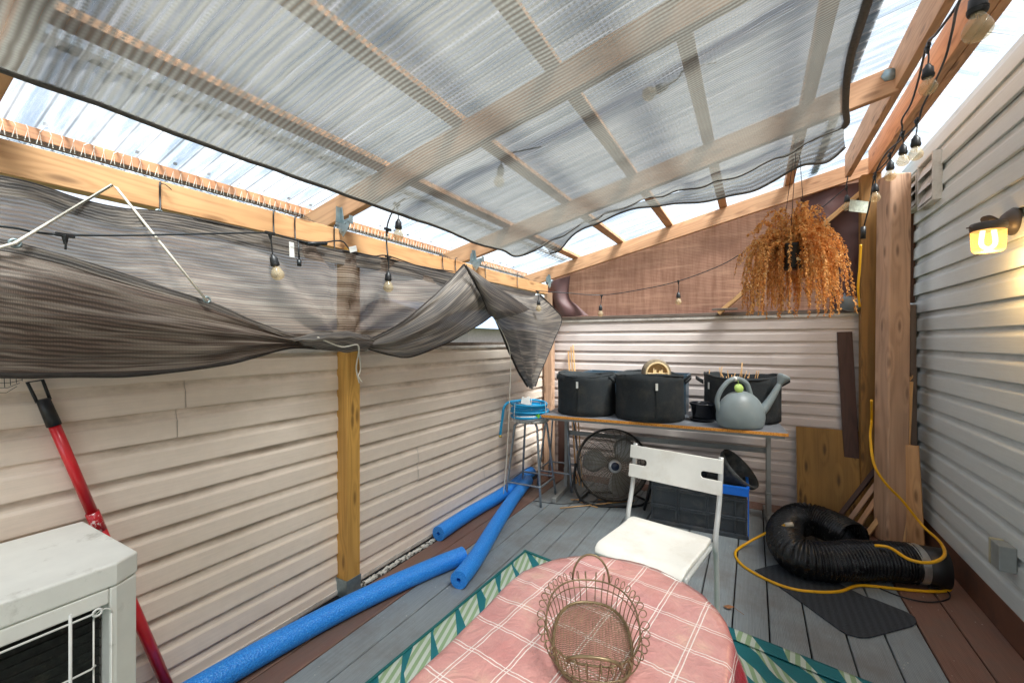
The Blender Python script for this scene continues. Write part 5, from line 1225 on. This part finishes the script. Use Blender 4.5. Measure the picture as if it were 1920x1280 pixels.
# ---- string lights
M['bulb'] = glassm('bulb_glass', (.82, .70, .48, 1), .74)
M['fil'] = plain('filament', (220, 170, 90), .4)
def bulb(t, p, s=1.0, d=(0, 0, -1), cord=.0):
    p = V(p); d = V(d).normalized(); bq = d.orthogonal().normalized(); Mb = Matrix((bq, d.cross(bq), d)).transposed().to_4x4(); Mb.translation = p
    mb = MB(); mb.lathe([(0, -.004), (.007, -.002), (.010, .006), (.0155, .012), (.017, .03), (.018, .045), (.0165, .048), (0, .048)], Mb @ Matrix.Scale(s, 4), 16)
    for z in (.036, .041): mb.lathe([(.018, z - .001), (.0192, z), (.018, z + .001)], Mb @ Matrix.Scale(s, 4), 16)
    so = mb.build('socket', M['blackp'], t)
    mb = MB(); mb.lathe([(.012, .047), (.0135, .053), (.021, .066), (.0265, .080), (.027, .088), (.022, .10), (.012, .107), (0, .109)], Mb @ Matrix.Scale(s, 4), 20); gb = mb.build('bulb', M['bulb'], so)
    mb = MB(); mb.tube([Mb @ V(q) * 1 for q in ((-.006, 0, .05), (-.008, 0, .08), (0, 0, .062), (.008, 0, .08), (.006, 0, .05))], .0008, 4); mb.build('filament', M['fil'], so)
def sl(label, cable_pts, bulbs, r=.0042):
    t = thing('string_light', label, 'string lights', (0, 0, 0))
    mb = MB()
    for P in cable_pts: mb.tube(smooth_path(P, 10), r, 8)
    mb.build('cable', M['cable'], t)
    for (top, p, s, *dd) in bulbs:
        d = dd[0] if dd else (0, 0, -1); top = V(top); p = V(p)
        mb = MB(); mb.tube(smooth_path([top, top.lerp(p, .5) + V((.003, .0, 0)), p], 4), .0032, 6)
        mb.bar(top + V((0, -.022, 0)), top + V((0, .022, 0)), .012, .012); mb.tube([top, top + (p - top).normalized() * .028], .010, 8, rfn=lambda q: 1 - .55 * q)
        mb.build('drop_cord', M['blackp'], t, bevel=.001)
        bulb(t, p, s, d)
X = -1.90
sl('black string of bulbs running along the left net below the beam', [[AX(-300, 398, X), AX(0, 424, X), AX(60, 434, X), AX(120, 440, X), AX(250, 441, X), AX(400, 438, X), AX(500, 437, X), AX(540, 446, X), AX(585, 458, X)],
    [AX(600, 456, X), AX(640, 452, X), AX(660, 470, X), AX(700, 480, X), AX(728, 480, X), AX(790, 500, X), AX(850, 509, X + .03)]],
   [(AX(122, 441, X), AX(123, 468, X), .01), (AX(506, 437, X), AX(511, 478, X), 1.05, (.05, .25, -1)), (AX(728, 481, X), AX(728, 510, X), 1.1)], .0038)
m_ = MB(); m_.tube([AX(575, 457, X), AX(612, 456, X)], .010, 10); o = m_.build('plug_connector', M['cable']); tag(o, 'black plug joint in the left light string', 'plug')
for (px, py, w, h, rot, lb) in ((547, 468, .028, .07, .05, 'small white paper tag hanging from the left light string'), (662, 467, .062, .03, .35, 'white paper tag curled against the left beam near the bracket')):
    m_ = MB(); m_.box((0, 0, 0), (.001, w, h)); m_.box((.002, 0, h * .2), (.0006, w * .7, h * .05)); o = m_.build('paper_tag', M['label'], None, loc=tuple(AX(px, py, X + .01))); o.rotation_euler = (rot, 0, .2); tag(o, lb, 'tag')
m_ = MB(); m_.tube([AX(559, 452, X), AX(561, 488, X)], .0035, 6); m_.tube([AX(561, 487, X), AX(561, 499, X)], .010, 8); o = m_.build('cable_drop', M['cable']); tag(o, 'short capped cable end hanging beside the paper tag', 'cable')
P1 = AD(744, 383, 2.35)
sl('pair of bulbs on a looped cable hanging where the second rafter leaves the shade', [[AD(760, 372, 2.35), P1, AD(730, 410, 2.32), AD(725, 432, 2.3), AD(725, 458, 2.3), AD(727, 478, 2.28)]], [(P1, AD(747, 412, 2.33), 1.05), (AD(727, 430, 2.3), AD(725, 437, 2.3), .35)])
# bulbs resting above the shade
for (px, py, d, dd, lb) in ((1252, 160, 2.02, (-.75, -.35, -.35), 'bulb seen as a silhouette through the overhead shade near its middle'), (940, 310, 2.42, (-.1, -.1, -1), 'bulb seen faintly through the overhead shade at its left part')):
    p = AD(px, py, d); t = thing('string_light', lb, 'string lights'); bulb(t, p, 1.15, dd)
    mb = MB(); mb.tube(smooth_path([p, p - V(dd).normalized() * .05 + V((0, 0, .01)), p + V((.08, .03, .07)), p + V((.2, .1, .10))], 6), .004, 6); mb.build('cable', M['cable'], t)
# back catenary
cat = [AD(1004, 545, 3.80), AD(1060, 549, 3.9), AD(1128, 553, 4.0), AD(1200, 543, 3.85), AD(1272, 527, 3.7), AD(1350, 498, 3.55), AD(1400, 470, 3.45), AD(1480, 430, 3.35), AD(1540, 390, 3.27), AD(1586, 352, 3.2)]
sl('sagging string of small bulbs across the back of the pergola', [cat, [cat[-1], AD(1590, 330, 3.2)]], [(AD(1008, 546, 3.79), AD(1010, 562, 3.78), .95), (AD(1128, 554, 4.0), AD(1126, 572, 4.0), 1.0), (AD(1272, 527, 3.7), AD(1272, 548, 3.7), 1.0), (AD(1587, 352, 3.2), AD(1588, 366, 3.2), 1.05)], .0036)
# along the right beams
rc = [AD(1812, -60, 1.3), AD(1800, 0, 1.42), AD(1757, 62, 1.62), AD(1738, 85, 1.75), AD(1722, 150, 2.0), AD(1708, 195, 2.15), AD(1691, 225, 2.3), AD(1690, 248, 2.4), AD(1665, 300, 2.65), AD(1638, 326, 2.85)]
rc2 = [AD(1850, -80, 1.25), AD(1800, 0, 1.4), AD(1785, 60, 1.6), AD(1772, 110, 1.75), AD(1750, 160, 1.95), AD(1730, 200, 2.1), AD(1718, 235, 2.2), AD(1690, 262, 2.4), AD(1660, 290, 2.6), AD(1640, 330, 2.8), AD(1631, 380, 2.95), AD(1620, 425, 3.05)]
rb = [(1833, -30, 1833, -12, 1.32, 1.35), (1739, 88, 1740, 122, 1.72, 1.1), (1719, 225, 1717, 255, 2.1, 1.1), (1692, 250, 1693, 272, 2.3, 1.05), (1668, 290, 1669, 302, 2.45, 1.05), (1640, 330, 1641, 345, 2.7, 1.05)]
sl('string of clear bulbs bunched along the right hand beams', [rc, rc2], [(AD(a, b, d), AD(c_, e_, d), s) for a, b, c_, e_, d, s in rb], .0045)
m_ = MB(); m_.tube([AD(1619, 425, 3.05), AD(1618, 448, 3.06)], .016, 10); o = m_.build('plug_connector', M['blackp']); tag(o, 'black plug at the top of the yellow cord by the olive post', 'plug')
m_ = MB(); m_.box((0, 0, 0), (.13, .004, .085)); o = m_.build('notice_tag', plain('faded_notice', (196, 204, 188), .6, sc=40, var=.35), None, loc=tuple(AD(1610, 387, 3.12))); o.rotation_euler = (0, .12, R_(28)); tag(o, 'faded pale notice card stapled on the olive post', 'notice')

# ---- white cat-like lamp ornament on the fence cap: small grey shell lantern
oc = AY(1592, 582, 4.30); on = thing('shell_ornament', 'small grey shell shaped ornament on the fence cap beside the olive post', 'ornament', tuple(oc), R_(YAW))
m_ = MB(); m_.lathe([(0, .0), (.05, .0), (.085, .03), (.10, .07), (.095, .10), (.085, .075), (.05, .03), (0, .02)], Matrix.Rotation(.25, 4, 'Y'), 24, sy=.6); m_.lathe([(0, .06), (.03, .07), (.034, .10), (.025, .125), (0, .13)], Matrix.Translation((-.06, 0, -.01)), 16); m_.build('shell', plain('pearl_grey', (130, 140, 146), .4), on)
m_ = MB()
for s in (-1, 1): m_.lathe([(.014, 0), (.007, .02), (0, .034)], Matrix.Translation((-.06 + s * .018, 0, .11)) @ Matrix.Rotation(s * .3, 4, 'Y'), 8)
m_.build('prong', plain('pearl_grey2', (130, 140, 146), .4), on)

# ---- dried hanging fern
def plant():
    c = V((.20, 3.02, 1.95)); t = thing('hanging_plant', 'dried orange brown trailing plant in a black hanging pot', 'hanging plant', tuple(c)); t.scale = (.87, .87, .87)
    mb = MB(); mb.lathe([(0, -.09), (.062, -.09), (.068, -.08), (.085, .055), (.09, .06), (.09, .075), (.082, .075), (.075, .03), (0, .02)], None, 32); mb.build('pot', M['blackp'], t)
    mb = MB(); top = V((.04, .12, .92))
    for a in (0.3, 2.4, 4.5): mb.tube([V((.085 * cos(a), .085 * sin(a), .07)), top], .0022, 5)
    mb.tube([top, top + V((0, 0, .05))], .003, 5); mb.build('hanger_wire', M['blackp'], t)
    mb = MB(); mb.box(Matrix.Rotation(R_(YAW), 3, 'Z') @ V((-.01, -.083, -.035)), (.03, .004, .02), Matrix.Rotation(R_(YAW), 3, 'Z')); mb.build('label', plain('pot_sticker', (200, 190, 160), .6), t)
    m, n, l, b = nm('dried_leaves'); geo = n.new('ShaderNodeNewGeometry'); s = tex(n, l, sc=6, detail=3)
    c_ = ramp(n, l, geo.outputs['Random Per Island'], [(0, lin((150, 98, 50))), (.35, lin((214, 150, 80))), (.7, lin((238, 188, 116))), (1, lin((206, 168, 118)))])
    c_ = mixc(n, l, ramp(n, l, s, [(.4, (0, 0, 0)), (.7, (.5, .5, .5))]), c_, lin((224, 138, 52)))
    l.new(c_, b.inputs['Base Color']); b.inputs['Roughness'].default_value = .75
    tl = n.new('ShaderNodeBsdfTranslucent'); l.new(c_, tl.inputs[0]); mx = n.new('ShaderNodeMixShader'); mx.inputs[0].default_value = .4; l.new(b.outputs[0], mx.inputs[1]); l.new(tl.outputs[0], mx.inputs[2]); l.new(mx.outputs[0], n['Material Output'].inputs['Surface'])
    mb = MB(); rs = random.Random(5); camdir = V((-c.x, -c.y, 0)).normalized()
    for k in range(250):
        a = rs.uniform(0, 2 * pi); d = V((cos(a), sin(a), 0))
        if d.dot(camdir) > .88 and rs.random() < .8: continue
        up = rs.uniform(.02, .14); out = rs.uniform(.05, .27); drop = rs.uniform(.16, .46) * (1.05 - .5 * abs(out - .15))
        if k >= 222: up = rs.uniform(.16, .30); out = rs.uniform(.02, .22); drop = -up * rs.uniform(.2, .7)
        elif k >= 212: out = rs.uniform(.24, .32); drop = rs.uniform(0, .15)
        st = d * rs.uniform(.0, .08) + V((0, 0, .05))
        P = smooth_path([st, st + d * out * .45 + V((0, 0, up)), st + d * out * .9 + V((0, 0, up * .5 - drop * .2)), st + d * out * (1 + .1 * rs.random()) + V((rs.uniform(-.03, .03), rs.uniform(-.03, .03), -drop))], 10)
        L = 0
        mb.tube(P[::3] + [P[-1]], .0013, 3, smooth=False)
        for i in range(3, len(P) - 1):
            seg = P[i + 1] - P[i]; m_n = max(1, int(seg.length / .0075))
            for q in range(m_n):
                p = P[i].lerp(P[i + 1], q / m_n); tdir = seg.normalized(); w0 = .015 + .009 * rs.random(); w0 *= 1.2 - .7 * (i / len(P))
                for s_ in (-1, 1):
                    if rs.random() < .12: continue
                    sd = tdir.cross(V((rs.uniform(-1, 1), rs.uniform(-1, 1), rs.uniform(-1, 1)))).normalized()
                    e = p + sd * w0 * s_ + tdir * w0 * .5 + V((0, 0, -.003)); wv = tdir * w0 * .42 + V((rs.uniform(-1, 1), rs.uniform(-1, 1), rs.uniform(-1, 1))) * .003
                    cu = V((rs.uniform(-1, 1), rs.uniform(-1, 1), rs.uniform(-1, 1))) * .004
                    mb.add([p, p.lerp(e, .55) + wv + cu, e, p.lerp(e, .55) - wv - cu * .5], [(0, 1, 2, 3)])
    mb.build('dried_foliage', m, t)
plant()

# ---- neighbouring house seen over the fence
nh = thing('neighbour_house', 'pale neighbouring house far beyond the left fence gap', 'house', (0, 0, 0))
q = AD(880, 630, 16); c0 = V((q.x - 2.5, q.y + 1, 0))
m_ = MB(); m_.box(c0 + V((0, 0, .7)), (7, 5, 2.3)); m_.build('wall', plain('pale_stucco', (150, 140, 142), .8), nh)
m_ = MB(); m_.prism([c0 + V((-4, -3, 1.85)), c0 + V((4, -3, 1.85)), c0 + V((0, -3, 3.0))], None, (0, 6, 0)); m_.build('roof', plain('blue_grey_shingles', (96, 112, 134), .8, bmp=.4), nh)
for x in (-2.2, .3, 2.3): m_ = MB(); m_.box(c0 + V((x, -2.52, 1.0)), (.9, .05, 1.0)); m_.build('window', plain('window_glass', (120, 140, 160), .1) if x == -2.2 else bpy.data.materials['window_glass'], nh)
